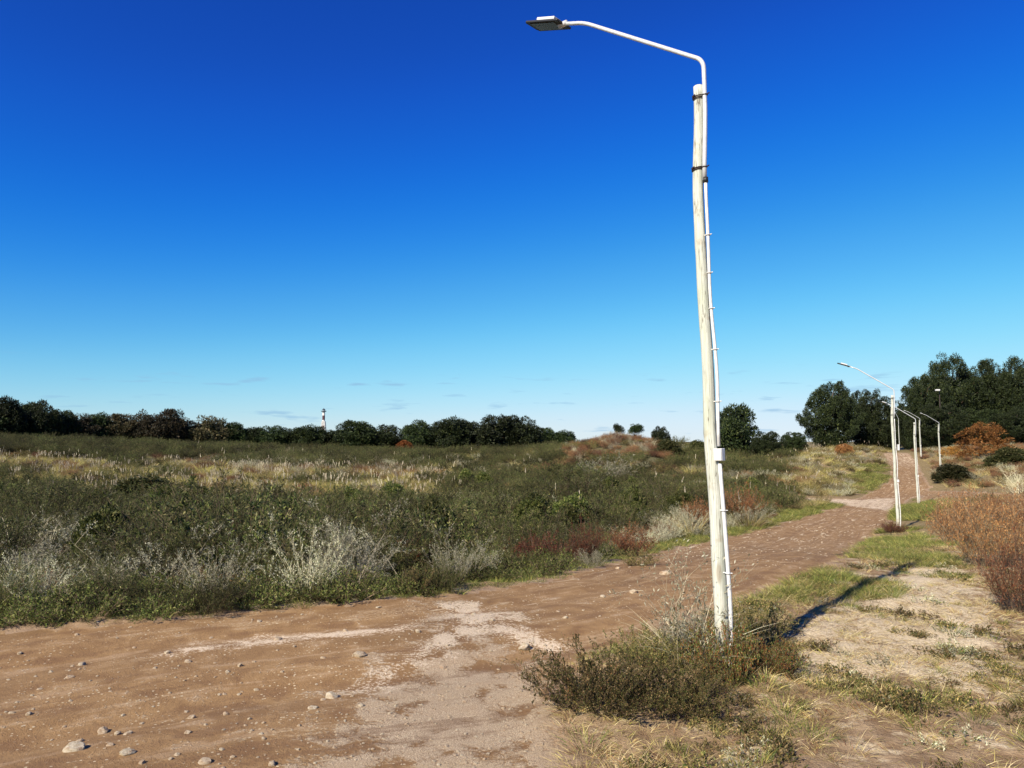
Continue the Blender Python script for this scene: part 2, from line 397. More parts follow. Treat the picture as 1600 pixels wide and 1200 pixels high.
# ground
def ground_material():
    m = NT('sandy_soil'); tc = m.n('ShaderNodeTexCoord'); P = tc.outputs['Object']
    big = m.noise(P, .9, 5); mid = m.noise(P, 5.5, 5, .65); fine = m.noise(P, 55, 4, .7); gr = m.noise(P, 260, 2, .6)
    tint = m.attr('tint')
    sep = m.n('ShaderNodeSeparateColor'); m.l(tint.outputs['Color'], sep.inputs[0])
    tan_ = tint.outputs['Alpha']; sand, green, edge = sep.outputs[0], sep.outputs[1], sep.outputs[2]
    soil = m.mix(m.rng(mid, .35, .68), L(.26, .165, .088), L(.46, .325, .19))
    soil = m.mix(m.math('MULTIPLY', tan_, .75), soil, m.mix(m.rng(mid, .35, .65), L(.16, .125, .045), L(.34, .26, .11)))
    sandc = m.mix(m.rng(fine, .3, .75), L(.62, .48, .30), L(.98, .84, .58))
    f = m.rng(m.math('ADD', sand, m.math('MULTIPLY', m.math('SUBTRACT', mid, .5), 1.5)), .35, .62)
    c = m.mix(f, soil, sandc)
    c = m.mix(m.math('MULTIPLY', m.rng(m.noise(P, 2.1, 5, .7), .52, .62), m.math('SUBTRACT', .75, tan_)), c, sandc)
    litter = m.rng(m.noise(m.scalev(P, 1, .45, 1), 42, 4, .75, 1.2), .53, .66)
    c = m.mix(m.math('MULTIPLY', litter, .6), c, L(.15, .10, .055))
    g = m.rng(m.math('ADD', green, m.math('MULTIPLY', m.math('SUBTRACT', mid, .5), 1.1)), .35, .75)
    c = m.mix(m.math('MULTIPLY', g, .8), c, m.mix(fine, L(.045, .055, .016), L(.13, .14, .045)))
    e = m.rng(m.math('ADD', edge, m.math('MULTIPLY', m.math('SUBTRACT', mid, .5), .9)), .45, .75)
    c = m.mix(e, c, m.mix(fine, L(.30, .19, .11), L(.50, .36, .23)))
    c = m.mix(m.math('MULTIPLY', m.rng(gr, .5, .72), .35), c, L(.62, .52, .40))
    h = m.math('ADD', m.math('MULTIPLY', mid, 1.2), m.math('ADD', m.math('MULTIPLY', fine, .5), m.math('MULTIPLY', gr, .14)))
    return m.done(m.bsdf(c, .95, .1, bump=h, bstr=.9, bdist=.035))
def road_material():
    m = NT('road_dirt'); tc = m.n('ShaderNodeTexCoord'); P = tc.outputs['Object']; uv = m.attr('road_coord').outputs['Vector']
    tint = m.attr('tint'); sep = m.n('ShaderNodeSeparateColor'); m.l(tint.outputs['Color'], sep.inputs[0])
    pale, far, edge = sep.outputs[0], sep.outputs[1], sep.outputs[2]
    big = m.noise(m.scalev(uv, .25, 1.0, 1), 1.2, 5, .6, .6); streak = m.noise(m.scalev(uv, .35, 2.2, 1), 1.6, 6, .72, .4)
    mid = m.noise(P, 3.2, 6, .62, .5); fine = m.noise(P, 38, 5, .7); gr = m.noise(P, 190, 3, .7)
    brown = m.mix(m.rng(mid, .3, .7), L(.262, .150, .066), L(.375, .232, .106))
    brown = m.mix(m.math('MULTIPLY', m.rng(big, .5, .7), .55), brown, L(.215, .125, .055))
    gravel = m.mix(m.rng(gr, .38, .62), L(.30, .205, .12), L(1.0, .82, .58))
    p = m.rng(m.math('ADD', pale, m.math('ADD', m.math('MULTIPLY', m.math('SUBTRACT', mid, .5), 2.6), m.math('MULTIPLY', m.math('SUBTRACT', fine, .5), 1.0))), .34, .68)
    s = m.math('MULTIPLY', m.rng(streak, .53, .64), m.rng(fine, .40, .58))
    c = m.mix(m.math('MULTIPLY', p, .80), brown, gravel)
    c = m.mix(m.math('MULTIPLY', s, .55), c, m.mix(gr, L(.44, .30, .16), L(.76, .60, .38)))
    rt = m.noise(m.scalev(uv, .10, 4.2, 1), 1.3, 4, .6, .15)
    c = m.mix(m.math('MULTIPLY', m.rng(m.math('MULTIPLY_ADD', m.math('SUBTRACT', mid, .5), .7, rt), .50, .34), .50), c, L(.20, .108, .054))
    c = m.mix(m.math('MULTIPLY', m.rng(m.math('MULTIPLY_ADD', m.math('SUBTRACT', mid, .5), .7, rt), .56, .68), .38), c, L(.52, .37, .23))
    c = m.mix(m.math('MULTIPLY', m.rng(gr, .52, .72), .30), c, L(.60, .46, .31))
    crust = tint.outputs['Alpha']
    cf = m.rng(m.math('ADD', crust, m.math('ADD', m.math('MULTIPLY', m.math('SUBTRACT', mid, .5), 2.2), m.math('MULTIPLY', m.math('SUBTRACT', fine, .5), 2.6))), .52, .85)
    c = m.mix(m.math('MULTIPLY', cf, .85), c, m.mix(m.rng(gr, .35, .65), L(.62, .46, .30), L(1.1, .95, .72)))
    # bleached flecks of the stony base showing through, denser on the far stretch
    fl = m.noise(m.scalev(uv, .45, 3.4, 1), 1.2, 7, .78, .3)
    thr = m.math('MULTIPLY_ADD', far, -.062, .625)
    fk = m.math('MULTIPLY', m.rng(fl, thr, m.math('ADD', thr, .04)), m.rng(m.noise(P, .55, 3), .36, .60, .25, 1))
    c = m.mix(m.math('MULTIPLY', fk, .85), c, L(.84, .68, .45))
    vs = m.voro(P, 22); chip = m.math('MULTIPLY', m.rng(vs, .22, .14), m.rng(m.noise(P, 2.3, 3), .44, .58))
    c = m.mix(m.math('MULTIPLY', chip, .8), c, L(.74, .62, .42))
    e = m.rng(m.math('ADD', edge, m.math('MULTIPLY', m.math('SUBTRACT', mid, .5), .9)), .45, .8)
    c = m.mix(m.math('MULTIPLY', e, .6), c, L(.46, .33, .21))
    crumb = m.rng(m.voro(P, 75), .34, .10)
    h = m.math('ADD', m.math('MULTIPLY', mid, .35), m.math('ADD', m.math('MULTIPLY', fine, .42), m.math('ADD', m.math('MULTIPLY', gr, m.math('MULTIPLY_ADD', p, .30, .14)), m.math('ADD', m.math('MULTIPLY', crumb, m.math('MULTIPLY_ADD', p, .16, .10)), m.math('MULTIPLY', fk, .2)))))
    return m.done(m.bsdf(c, .92, .15, bump=h, bstr=.85, bdist=.028))

# ------------------------------------------------------------------ ground and road (one grid, split along the road's edge)
GREEN1 = wpoly([(1000, 868), (1150, 838), (1300, 796), (1305, 786), (1235, 785), (1150, 812), (1050, 838), (985, 860)])
GREEN2 = wpoly([(1335, 770), (1385, 760), (1390, 745), (1385, 725), (1340, 725), (1310, 770)])
GREEN3 = wpoly([(1340, 860), (1360, 835), (1400, 822), (1420, 838), (1480, 850), (1485, 872), (1400, 882)])
GREEN4 = wpoly([(1140, 955), (1180, 925), (1270, 905), (1330, 885), (1350, 900), (1290, 930), (1200, 970)])
GREEN5 = wpoly([(1400, 815), (1400, 795), (1440, 782), (1480, 790), (1470, 815)])
SAND = wpoly([(1160, 1060), (1230, 985), (1330, 925), (1420, 880), (1520, 890), (1560, 960), (1600, 1060), (1560, 1100), (1400, 1060), (1250, 1075)])
def build_ground():
    az = np.concatenate([np.linspace(-math.pi, -.75, 60)[:-1], np.linspace(-.75, .75, 560), np.linspace(.75, math.pi, 60)[1:]])
    rr = np.concatenate([[0.6], np.geomspace(1.5, 8000, 480)])
    A, R = np.meshgrid(az, rr, indexing='ij'); X = np.sin(A) * R; Y = np.cos(A) * R
    sd = road_sd(X, Y); Z = ground_z(X, Y, sd)
    na, nr = A.shape
    V = np.stack([X, Y, Z], -1).reshape(-1, 3)
    i, j = np.meshgrid(np.arange(na - 1), np.arange(nr - 1), indexing='ij'); i = i.ravel(); j = j.ravel()
    F = np.stack([i * nr + j, (i + 1) * nr + j, (i + 1) * nr + j + 1, i * nr + j + 1], -1)[:, ::-1]
    ci = V[F].mean(1)
    csd = sd.ravel()[F].mean(1); cd = np.hypot(ci[:, 0], ci[:, 1])
    wob = (fbm(ci[:, 0] * 2.2, ci[:, 1] * 2.2, 31, 3) - .5) * np.clip(cd * .06, .35, .9)
    isr = csd + wob > 0
    isr &= (cd < 125)
    u, v = road_uv(X, Y)
    def gm(P_, w): return smooth(-w, w, sdist(X, Y, P_)).ravel()
    w = .5
    green = np.maximum.reduce([gm(GREEN1, .8), gm(GREEN2, 2), gm(GREEN3, .8), gm(GREEN4, .3), gm(GREEN5, 1)])
    d = np.hypot(X, Y).ravel()
    leftside = smooth(0, .8, -sd.ravel()) * (v.ravel() > 0)
    green = np.maximum(green * .75, leftside * .75 * (1 - smooth(1180, 1290, X.ravel() / np.maximum(Y.ravel(), .1) * FPX + 800)))
    tan = smooth(16, 30, d) * (1 - .4 * leftside)
    green = np.maximum(green, smooth(60, 140, d) * .55)
    sand = gm(SAND, .5) * .75 + .25 * smooth(6, 3, d); edge = np.exp(-np.maximum(-sd.ravel(), 0) / .22) * .8
    tintg = np.stack([sand, green, edge, tan], -1)
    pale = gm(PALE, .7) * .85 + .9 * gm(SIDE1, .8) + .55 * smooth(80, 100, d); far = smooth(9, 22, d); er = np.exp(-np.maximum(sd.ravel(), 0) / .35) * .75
    crust = np.clip(np.maximum.reduce([gm(c_, .35) for c_ in CRUST]) + .6 * gm(SIDE1, .5), 0, 1)
    tintr = np.stack([np.clip(pale, 0, 1), far, er, crust], -1)
    uvv = np.stack([u.ravel(), v.ravel(), np.zeros(len(V))], -1)
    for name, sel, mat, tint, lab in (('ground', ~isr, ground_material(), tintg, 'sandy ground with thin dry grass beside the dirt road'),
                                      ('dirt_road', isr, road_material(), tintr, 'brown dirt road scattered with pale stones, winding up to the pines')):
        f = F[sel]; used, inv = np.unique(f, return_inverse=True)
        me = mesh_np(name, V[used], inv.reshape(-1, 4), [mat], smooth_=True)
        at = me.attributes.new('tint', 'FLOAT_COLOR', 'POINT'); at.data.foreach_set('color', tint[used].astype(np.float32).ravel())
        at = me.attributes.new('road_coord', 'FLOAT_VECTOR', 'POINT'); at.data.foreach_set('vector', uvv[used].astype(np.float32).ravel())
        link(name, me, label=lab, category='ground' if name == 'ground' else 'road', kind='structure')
build_ground()

# ------------------------------------------------------------------ plant meshes
def dome_dirs(n, spread, up=1.0):
    a = RNG.uniform(0, 2 * math.pi, n); r = np.sqrt(RNG.uniform(0, 1, n)) * spread
    return unit(np.stack([np.cos(a) * r, np.sin(a) * r, np.full(n, up)], -1))
def shrub_mesh(name, mats, n=60, H=.8, R=.5, spread=.9, nsub=10, sub=.22, nleaf=8, ll=.03, lw=.012, stemw=.008, mixr=.0, droop=.1, upl=.6, low=.25, leafstem=True):
    """mats = [stem, leaf, second leaf]; stems fan out of a patch of ground, sprigs on stems, leaves on sprigs"""
    g = Geo()
    a = RNG.uniform(0, 2 * math.pi, n); r = np.sqrt(RNG.uniform(0, 1, n))
    P = np.stack([np.cos(a) * r * R * .45, np.sin(a) * r * R * .45, np.full(n, -.04)], -1)
    D = unit(np.stack([np.cos(a) * r * spread, np.sin(a) * r * spread, np.ones(n)], -1) + RNG.normal(size=(n, 3)) * .14)
    Ln = H * RNG.uniform(.65, 1.12, n) * (1 - .18 * r)
    bend = np.stack([np.cos(a) * r, np.sin(a) * r, -droop * np.ones(n)], -1) * (H * .25) + RNG.normal(size=(n, 3)) * H * .06
    sticks(g, P, D, Ln, stemw, bend, 3, 0)
    t = RNG.uniform(low, 1, (n, nsub)); tt = t[..., None]
    Q = (P[:, None] + D[:, None] * Ln[:, None, None] * tt + bend[:, None] * tt ** 2).reshape(-1, 3)
    Dm = np.repeat(D, nsub, 0); k = len(Q)
    D2 = unit(Dm * .7 + RNG.normal(size=(k, 3)) * .6 + np.array([0, 0, upl * .4]))
    L2 = sub * RNG.uniform(.5, 1.2, k) * (1.15 - .5 * t.ravel())
    b2 = RNG.normal(size=(k, 3)) * sub * .12
    if leafstem: sticks(g, Q, D2, L2, stemw * .5, b2, 1, 0)
    s = RNG.uniform(.1, 1, (k, nleaf)); ss = s[..., None]
    X = (Q[:, None] + D2[:, None] * L2[:, None, None] * ss + b2[:, None] * ss ** 2).reshape(-1, 3)
    D3 = unit(np.repeat(D2, nleaf, 0) * .8 + RNG.normal(size=(len(X), 3)) * .65)
    keep = X[:, 2] > .0; X = X[keep]; D3 = D3[keep]
    sec = RNG.uniform(size=len(X)) < mixr
    for m_, q in ((1, ~sec), (2, sec)):
        if q.any(): leaves(g, X[q], D3[q], ll * RNG.uniform(.6, 1.3, q.sum()), lw * RNG.uniform(.7, 1.3, q.sum()), m_)
    return g.mesh(name, mats)
def tuft_mesh(name, mats, n=60, H=.4, R=.1, W=.006, spread=.7, bendk=.5, plumes=0, seg=3):
    g = Geo(); a = RNG.uniform(0, 2 * math.pi, n); r = np.sqrt(RNG.uniform(0, 1, n))
    P = np.stack([np.cos(a) * r * R, np.sin(a) * r * R, np.full(n, -.02)], -1)
    D = unit(np.stack([np.cos(a) * r * spread, np.sin(a) * r * spread, np.ones(n)], -1) + RNG.normal(size=(n, 3)) * .15)
    Ln = H * RNG.uniform(.45, 1.1, n)
    bend = np.stack([np.cos(a), np.sin(a), -.6 * np.ones(n)], -1) * (Ln * bendk * RNG.uniform(.2, 1, n))[:, None]
    q = RNG.uniform(size=n) < .25
    blades(g, P[~q], D[~q], Ln[~q], W, bend[~q], seg, 0); blades(g, P[q], D[q], Ln[q], W, bend[q], seg, 1)
    if plumes:
        n = plumes; a = RNG.uniform(0, 6.28, n); P = np.stack([np.cos(a), np.sin(a), np.zeros(n)], -1) * R * .6
        D = unit(np.stack([np.cos(a) * .12, np.sin(a) * .12, np.ones(n)], -1) + RNG.normal(size=(n, 3)) * .05); Ln = H * RNG.uniform(.95, 1.3, n)
        c = sticks(g, P, D, Ln, .012, RNG.normal(size=(n, 3)) * .05, 3, 1)
        for k in range(n):
            m_ = 26; base = c[k, -1]; t = RNG.uniform(-.35, .12, m_)[:, None]
            leaves(g, base + D[k] * t * H * .6, unit(D[k] * 1.0 + RNG.normal(size=(m_, 3)) * .16), H * .13, H * .02, 2)
    return g.mesh(name, mats)
def twig_mesh(name, mat, n=16, H=1.0, spread=.7, W=.012, levels=3, sub=3, leafmat=None, lfn=0):
    g = Geo(); mats = [mat] + ([leafmat] if leafmat else [])
    P = RNG.normal(size=(n, 3)) * [.08, .08, 0]; D = dome_dirs(n, spread); L_ = H * RNG.uniform(.4, .7, n); w = W
    for lv in range(levels):
        b = RNG.normal(size=(len(P), 3)) * L_[:, None] * .22
        c = sticks(g, P, D, L_, w, b, 4, 0, tip=.55)
        if leafmat and lv == levels - 1:
            X = c[:, 1:].reshape(-1, 3); X = np.repeat(X, lfn, 0) + RNG.normal(size=(len(X) * lfn, 3)) * .015
            leaves(g, X, unit(RNG.normal(size=(len(X), 3)) + [0, 0, .5]), .035, .011, 1)
        idx = RNG.integers(2, 5, (len(P), sub)); P2 = c[np.arange(len(P))[:, None], idx].reshape(-1, 3)
        D = unit(np.repeat(D, sub, 0) + RNG.normal(size=(len(P2), 3)) * .45); L_ = np.repeat(L_, sub) * RNG.uniform(.4, .7, len(P2)); P = P2; w *= .55
    return g.mesh(name, mats)

def blob_crown(name, H, W, nclump, nleaf, ll, lw, mat, shape='round', seed=1, lean=0.0, ncore=900, cr=(.085, .15)):
    """crown of needle sprays gathered in clumps over an irregular volume"""
    g = Geo(); rs = np.random.default_rng(seed)
    C = []; R = []
    for k in range(nclump):
        t = rs.uniform(0, 1); a = rs.uniform(0, 6.283)
        if shape == 'round': prof = math.sin(math.pi * min(1, (.10 + .86 * t))) ** .55; z = H * (.10 + .84 * t)
        elif shape == 'cone': prof = (1 - t) ** .6 * min(1, .5 + t * 3) + .06; z = H * (.06 + .90 * t)
        elif shape == 'dome': prof = math.sqrt(1 - .96 * t * t); z = H * t * .93
        elif shape == 'umbrella': prof = math.sin(math.pi * min(1, .2 + .75 * t)) ** .6; z = H * (.55 + .40 * t)
        n_ = vnoise(math.cos(a) * 1.6 + seed * 3, t * 3.2 + math.sin(a) * 1.6); prof *= .66 + .58 * n_; z *= .84 + .26 * vnoise(math.cos(a) * 1.3 + seed * 5, math.sin(a) * 1.3)
        rr = W / 2 * prof * (rs.uniform(.45, 1) ** .4)
        C.append((math.cos(a) * rr + lean * z, math.sin(a) * rr, z)); R.append(W * rs.uniform(*cr) * (1.0 if shape != 'cone' else .9))
    C = np.array(C); R = np.array(R)
    n = nclump * nleaf
    dirs = unit(rs.normal(size=(n, 3)) * [1, 1, .8] + [0, 0, .25]); rad = rs.uniform(.25, 1, n) ** .5
    P = np.repeat(C, nleaf, 0) + dirs * (np.repeat(R, nleaf) * rad)[:, None]
    D = unit(dirs * .8 + rs.normal(size=(n, 3)) * .5 + [0, 0, .3])
    leaves(g, P, D, ll * rs.uniform(.6, 1.3, n), lw * rs.uniform(.7, 1.3, n), 0)
    k = ncore; a = rs.uniform(0, 6.283, k); t = rs.uniform(.02, .9, k)
    pr = {'round': np.sin(np.pi * np.minimum(1, .12 + .84 * t)) ** .55, 'dome': np.sqrt(1 - t * t), 'cone': (1 - t) ** .8 * .9 + .05, 'umbrella': np.sin(np.pi * np.minimum(1, .2 + .75 * t)) ** .6}[shape]
    r = W / 2 * pr * np.sqrt(rs.uniform(0, 1, k)) * .66; z = H * (.03 + .80 * t) if shape != 'umbrella' else H * (.58 + .36 * t)
    leaves(g, np.stack([np.cos(a) * r + lean * z, np.sin(a) * r, z], -1), unit(rs.normal(size=(k, 3))), ll * 1.8, lw * 3.2, 0)
    return g.mesh(name, [mat]), C
def build_protos():
    Q = {}
    Q['green'] = [shrub_mesh('green_shrub', [M_stem, M_green, M_dark], n=55, H=h, R=.55, spread=s_, nsub=11, sub=.24, nleaf=19, ll=.046, lw=.0062, mixr=.35, upl=1.6, droop=.0) for h, s_ in ((.95, .9), (.8, 1.15), (1.1, .75))]
    Q['dark'] = [shrub_mesh('dark_shrub', [M_stem, M_dark, M_green], n=50, H=h, R=.6, spread=s_, nsub=9, sub=.24, nleaf=15, ll=.05, lw=.016, mixr=.35) for h, s_ in ((1.0, 1.1), (.85, 1.3))]
    Q['olive'] = [shrub_mesh('olive_shrub', [M_stem, M_olive, M_green], n=50, H=h, R=.5, spread=1.0, nsub=8, sub=.15, nleaf=14, ll=.038, lw=.012, mixr=.35) for h in (.6, .75)]
    Q['silver'] = [shrub_mesh('silver_shrub', [M_pstem, M_silver, M_green], n=42, H=h, R=.4, spread=s_, nsub=12, sub=.16, nleaf=9, ll=.030, lw=.009, mixr=.2, low=.3, stemw=.006) for h, s_ in ((.95, .7), (.75, .9), (1.1, .6))]
    Q['rust'] = [shrub_mesh('rust_shrub', [M_stem, M_rust, M_brush], n=80, H=h, R=.4, spread=.65, nsub=12, sub=.14, nleaf=8, ll=.020, lw=.008, mixr=.3, upl=1.5) for h in (.6, .5)]
    Q['brush'] = [shrub_mesh('brown_shrub', [M_stem, M_brush, M_rust], n=120, H=h, R=.6, spread=.9, nsub=12, sub=.2, nleaf=7, ll=.028, lw=.007, mixr=.12) for h in (.8, .65)]
    Q['low'] = [shrub_mesh('low_leafy_plant', [M_stem, M_ggrass, M_green], n=50, H=.32, R=.4, spread=1.5, nsub=8, sub=.12, nleaf=6, ll=.030, lw=.012, mixr=.6, low=.1)]
    Q['straw'] = [tuft_mesh('straw_tuft', [M_straw, M_ygrass, M_plume], n=120, H=.75, R=.22, W=.010, plumes=0) for _ in range(2)]
    Q['pampas'] = [tuft_mesh('reed_clump', [M_ygrass, M_straw, M_plume], n=170, H=1.0, R=.4, W=.022, plumes=p_) for p_ in (3, 1, 6)]
    Q['twig'] = [twig_mesh('bare_stems', M_pstem, n=8, H=1.1, W=.011, sub=4, spread=1.1, leafmat=M_silver, lfn=4) for _ in range(2)]
    Q['greytwig'] = [twig_mesh('grey_brush', M_pstem, n=34, H=.8, W=.010, sub=3, spread=1.2)]
    Q['orange'] = [shrub_mesh('orange_bush', [M_stem, M_orange, M_brush], n=60, H=1.0, R=.6, spread=1.0, nsub=10, sub=.3, nleaf=7, ll=.07, lw=.03, mixr=.3)]
    def dome(nm, mt, sd_): return blob_crown(nm, 1.0, 1.0, 90, 110, .07, .026, mt, 'dome', sd_, ncore=900, cr=(.08, .14))[0]
    Q['dome_dark'] = [dome('dark_bush', M_dark, 101)]; Q['dome_green'] = [dome('green_bush', M_green, 102)]; Q['dome_orange'] = [blob_crown('orange_bush', 1.0, 1.0, 70, 90, .05, .014, M_orange, 'dome', 103, ncore=250, cr=(.05, .11))[0]]; Q['dome_rust'] = [dome('rust_bush', M_rust, 104)]; Q['dome_brush'] = [dome('brown_bush', M_brush, 105)]
    Q['shortgreen'] = [tuft_mesh('green_tuft', [M_ggrass, M_ygrass, M_plume], n=70, H=.12, R=.10, W=.005, spread=.9, seg=2) for _ in range(2)]
    Q['shortdry'] = [tuft_mesh('dry_tuft', [M_straw, M_brush, M_plume], n=46, H=.11, R=.11, W=.0038, spread=1.5, seg=3, bendk=.7), tuft_mesh('dry_tuft', [M_ygrass, M_straw, M_plume], n=46, H=.09, R=.10, W=.0042, spread=1.3, seg=3, bendk=.7)]
    Q['litter'] = [tuft_mesh('dead_litter', [M_straw, M_brush, M_plume], n=34, H=.13, R=.16, W=.0032, spread=7, seg=2, bendk=.25), tuft_mesh('dead_litter', [M_stem, M_straw, M_plume], n=26, H=.10, R=.16, W=.003, spread=7, seg=2, bendk=.25)]
    Q['weed'] = [shrub_mesh('small_weed', [M_stem, M_olive, M_green], n=22, H=.13, R=.12, spread=1.8, nsub=6, sub=.05, nleaf=5, ll=.018, lw=.008, mixr=.3, stemw=.003, low=.1)]
    Q['greyweed'] = [shrub_mesh('grey_weed', [M_pstem, M_silver, M_green], n=14, H=.10, R=.08, spread=1.9, nsub=5, sub=.05, nleaf=5, ll=.017, lw=.006, mixr=.35, stemw=.002, low=.1)]
    return Q
Q = build_protos()

GN_CACHE = {}
def scatter(name, protos, pts, rot, scl, label, cat):
    """one object: points carrying instances of the plant meshes"""
    pc = bpy.data.collections.new(name + '_kinds')
    for k, me in enumerate(protos):
        o = bpy.data.objects.new('%02d_%s' % (k, name), me); pc.objects.link(o)
    n = len(pts); me = bpy.data.meshes.new(name); me.vertices.add(n); me.vertices.foreach_set('co', np.asarray(pts, np.float32).ravel())
    a = me.attributes.new('rot', 'FLOAT_VECTOR', 'POINT'); a.data.foreach_set('vector', np.asarray(rot, np.float32).ravel())
    a = me.attributes.new('scl', 'FLOAT', 'POINT'); a.data.foreach_set('value', np.asarray(scl, np.float32))
    a = me.attributes.new('idx', 'INT', 'POINT'); a.data.foreach_set('value', RNG.integers(0, len(protos), n).astype(np.int32))
    o = link(name, me, label=label, category=cat, kind='stuff')
    ng = bpy.data.node_groups.new(name, 'GeometryNodeTree')
    ng.interface.new_socket('Geometry', in_out='INPUT', socket_type='NodeSocketGeometry'); ng.interface.new_socket('Geometry', in_out='OUTPUT', socket_type='NodeSocketGeometry')
    gi = ng.nodes.new('NodeGroupInput'); go = ng.nodes.new('NodeGroupOutput'); ip = ng.nodes.new('GeometryNodeInstanceOnPoints'); ci = ng.nodes.new('GeometryNodeCollectionInfo')
    ci.inputs['Collection'].default_value = pc; ci.inputs['Separate Children'].default_value = True; ci.inputs['Reset Children'].default_value = True
    def na(nm, t):
        x = ng.nodes.new('GeometryNodeInputNamedAttribute'); x.data_type = t; x.inputs[0].default_value = nm; return x.outputs[0]
    ng.links.new(gi.outputs[0], ip.inputs['Points']); ng.links.new(ci.outputs[0], ip.inputs['Instance']); ip.inputs['Pick Instance'].default_value = True
    ng.links.new(na('idx', 'INT'), ip.inputs['Instance Index']); ng.links.new(na('rot', 'FLOAT_VECTOR'), ip.inputs['Rotation']); ng.links.new(na('scl', 'FLOAT'), ip.inputs['Scale'])
    ng.links.new(ip.outputs[0], go.inputs[0])
    md = o.modifiers.new('scatter', 'NODES'); md.node_group = ng
    return o
# ------------------------------------------------------------------ single shrubs one can pick out
CLEAR = []
def plant(kind, px, py, wpx, hpx, label, name=None, v=0, d=None, group=None):
    """a shrub whose foot stands at a pixel, with the width and height it has there"""
    x, y = march(px, py) if d is None else (xz_of(px, d), d)
    me = Q[kind][v % len(Q[kind])]
    if 'dim' not in me: 
        co = np.empty(len(me.vertices) * 3, np.float32); me.vertices.foreach_get('co', co); co = co.reshape(-1, 3)
        me['dim'] = [float(np.percentile(np.abs(co[:, 0]), 97) * 2), float(np.percentile(co[:, 2], 98))]
    W, H = wpx * y / FPX, hpx * y / FPX
    if y < 45 and kind == 'rust' and px > 600: CLEAR.append((x, y, W))
    o = link(name or me.name.split('.')[0], me, None, (x, y, gz(x, y) - .02), RNG.uniform(0, 6.28), (W / me['dim'][0], W / me['dim'][0], H / me['dim'][1]), label=label, category='shrub')
    if group: o['group'] = group
    return o
RB = 'rust red shrubs along the far road edge'
plant('rust', 912, 878, 50, 66, d=12.4, label='deep rust-red shrub, the tallest of those lining the far road edge', group=RB)
plant('rust', 842, 884, 74, 52, d=11.6, label='wide dull-red shrub between the tall rust-red one and the pale bare branches', v=1, group=RB)
plant('rust', 985, 862, 74, 46, d=15.5, label='rounded red-brown shrub at the start of the bright green grass strip', group=RB)
plant('rust', 645, 897, 56, 56, d=12.6, label='rust shrub deep in the scrub left of the pale bare branches', v=1, group=RB)
plant('rust', 1160, 812, 60, 50, 'red-brown shrub just right of the near lamp post, across the road', group=RB)
plant('rust', 1095, 822, 46, 40, 'small red-brown shrub directly left of the near lamp post, across the road', v=1, group=RB)
plant('rust', 110, 925, 46, 46, d=10.5, label='orange-brown shrub low in the far left scrub', v=1, group=RB)
plant('silver', 712, 914, 80, 66, d=9.7, label='bushy plant with white branches leaning over the road edge mid-picture', name='pale_branch_shrub')
plant('twig', 735, 912, 95, 90, d=9.9, label='spreading bare white branches beside the rust-red shrubs', name='bare_branches')
plant('silver', 525, 915, 70, 95, 'upright pale bare stems in the scrub below the lighthouse', name='bare_branches', v=0)
plant('silver', 480, 935, 130, 110, 'large silver-grey bush near the road edge below the lighthouse', v=2)
plant('silver', 330, 945, 120, 85, 'silver-grey bush at the road edge left of centre')
plant('silver', 375, 890, 110, 75, 'silver bush standing behind the front row in the left scrub', v=1)
plant('greytwig', 75, 890, 170, 80, 'wide heap of grey leafless brush at the left edge of the field', name='grey_brush_heap')
plant('silver', 60, 955, 90, 75, 'grey-green bush at the road edge in the far left corner', v=2)
plant('green', 690, 922, 70, 48, 'compact dark green bush under the bare white branches', v=1)
plant('green', 490, 850, 170, 80, 'broad dark green bush rising above the middle of the scrub', v=0)
plant('green', 265, 860, 190, 80, 'broad dark green bush in the left middle of the field', v=2)
plant('dome_dark', 225, 790, 110, 42, 'dark round bush against the pale reeds on the left')
plant('green', 900, 800, 150, 60, 'large green bush in the field left of the near lamp post', v=1)
plant('green', 1040, 800, 130, 60, 'green bush left of and behind the near lamp post', v=2)
plant('dark', 820, 830, 130, 55, 'dark green bush behind the dull-red shrubs', v=1)
plant('green', 20, 960, 80, 90, 'dark green bush cut off by the picture at the left road edge', v=0)
plant('green', 330, 955, 110, 55, 'low dark green bush at the road edge in front of the silver bush', v=1)
plant('green', 180, 955, 130, 60, 'low green bush at the road edge in the left corner', v=1)
plant('silver', 945, 755, 90, 40, 'pale grey bush far out in the field left of the near lamp post', v=1)
plant('olive', 655, 925, 50, 40, 'small olive bush at the road edge before the pale spill of gravel')
plant('silver', 925, 890, 40, 30, d=11.2, label='small blue-grey weed clump on the road edge under the rust-red shrub', v=1)
plant('olive', 1000, 880, 60, 26, 'low olive weeds at the road edge before the green strip', v=1)
plant('brush', 1548, 884, 140, 106, 'large orange-brown brush heap at the right edge of the picture')
plant('brush', 1500, 850, 80, 75, 'orange-brown brush heap behind the sandy verge, left part of the clump', v=1)
plant('brush', 1600, 955, 105, 112, 'tall brown dry brush cut off by the right edge of the picture', v=1)
plant('brush', 1590, 830, 110, 60, 'brown brush farther back along the right edge', v=0)
plant('dome_orange', 1540, 714, 74, 50, 'bright orange bush in front of the big pines on the right')
plant('dome_orange', 1488, 716, 34, 18, 'small yellow-orange bush between two far lamp posts and the pines')
plant('dome_dark', 1580, 728, 60, 27, 'dark green bush under the bright orange bush')
plant('dome_dark', 1490, 752, 54, 25, 'dense dark green bush at the foot of a far lamp post', v=0)
plant('dome_brush', 1318, 710, 24, 15, 'reddish bush on the crest left of the upper road', v=0)
plant('rust', 1396, 833, 34, 18, 'tuft of red weeds around the foot of the second lamp post', v=1)
plant('dome_dark', 1045, 715, 42, 26, 'dark bush right of the dune on the skyline')
plant('dome_dark', 1090, 712, 34, 22, 'dark bush just left of the near post on the skyline', v=1)
plant('dome_rust', 632, 710, 26, 18, 'dark red bush in a gap of the far tree line', v=0, d=150)
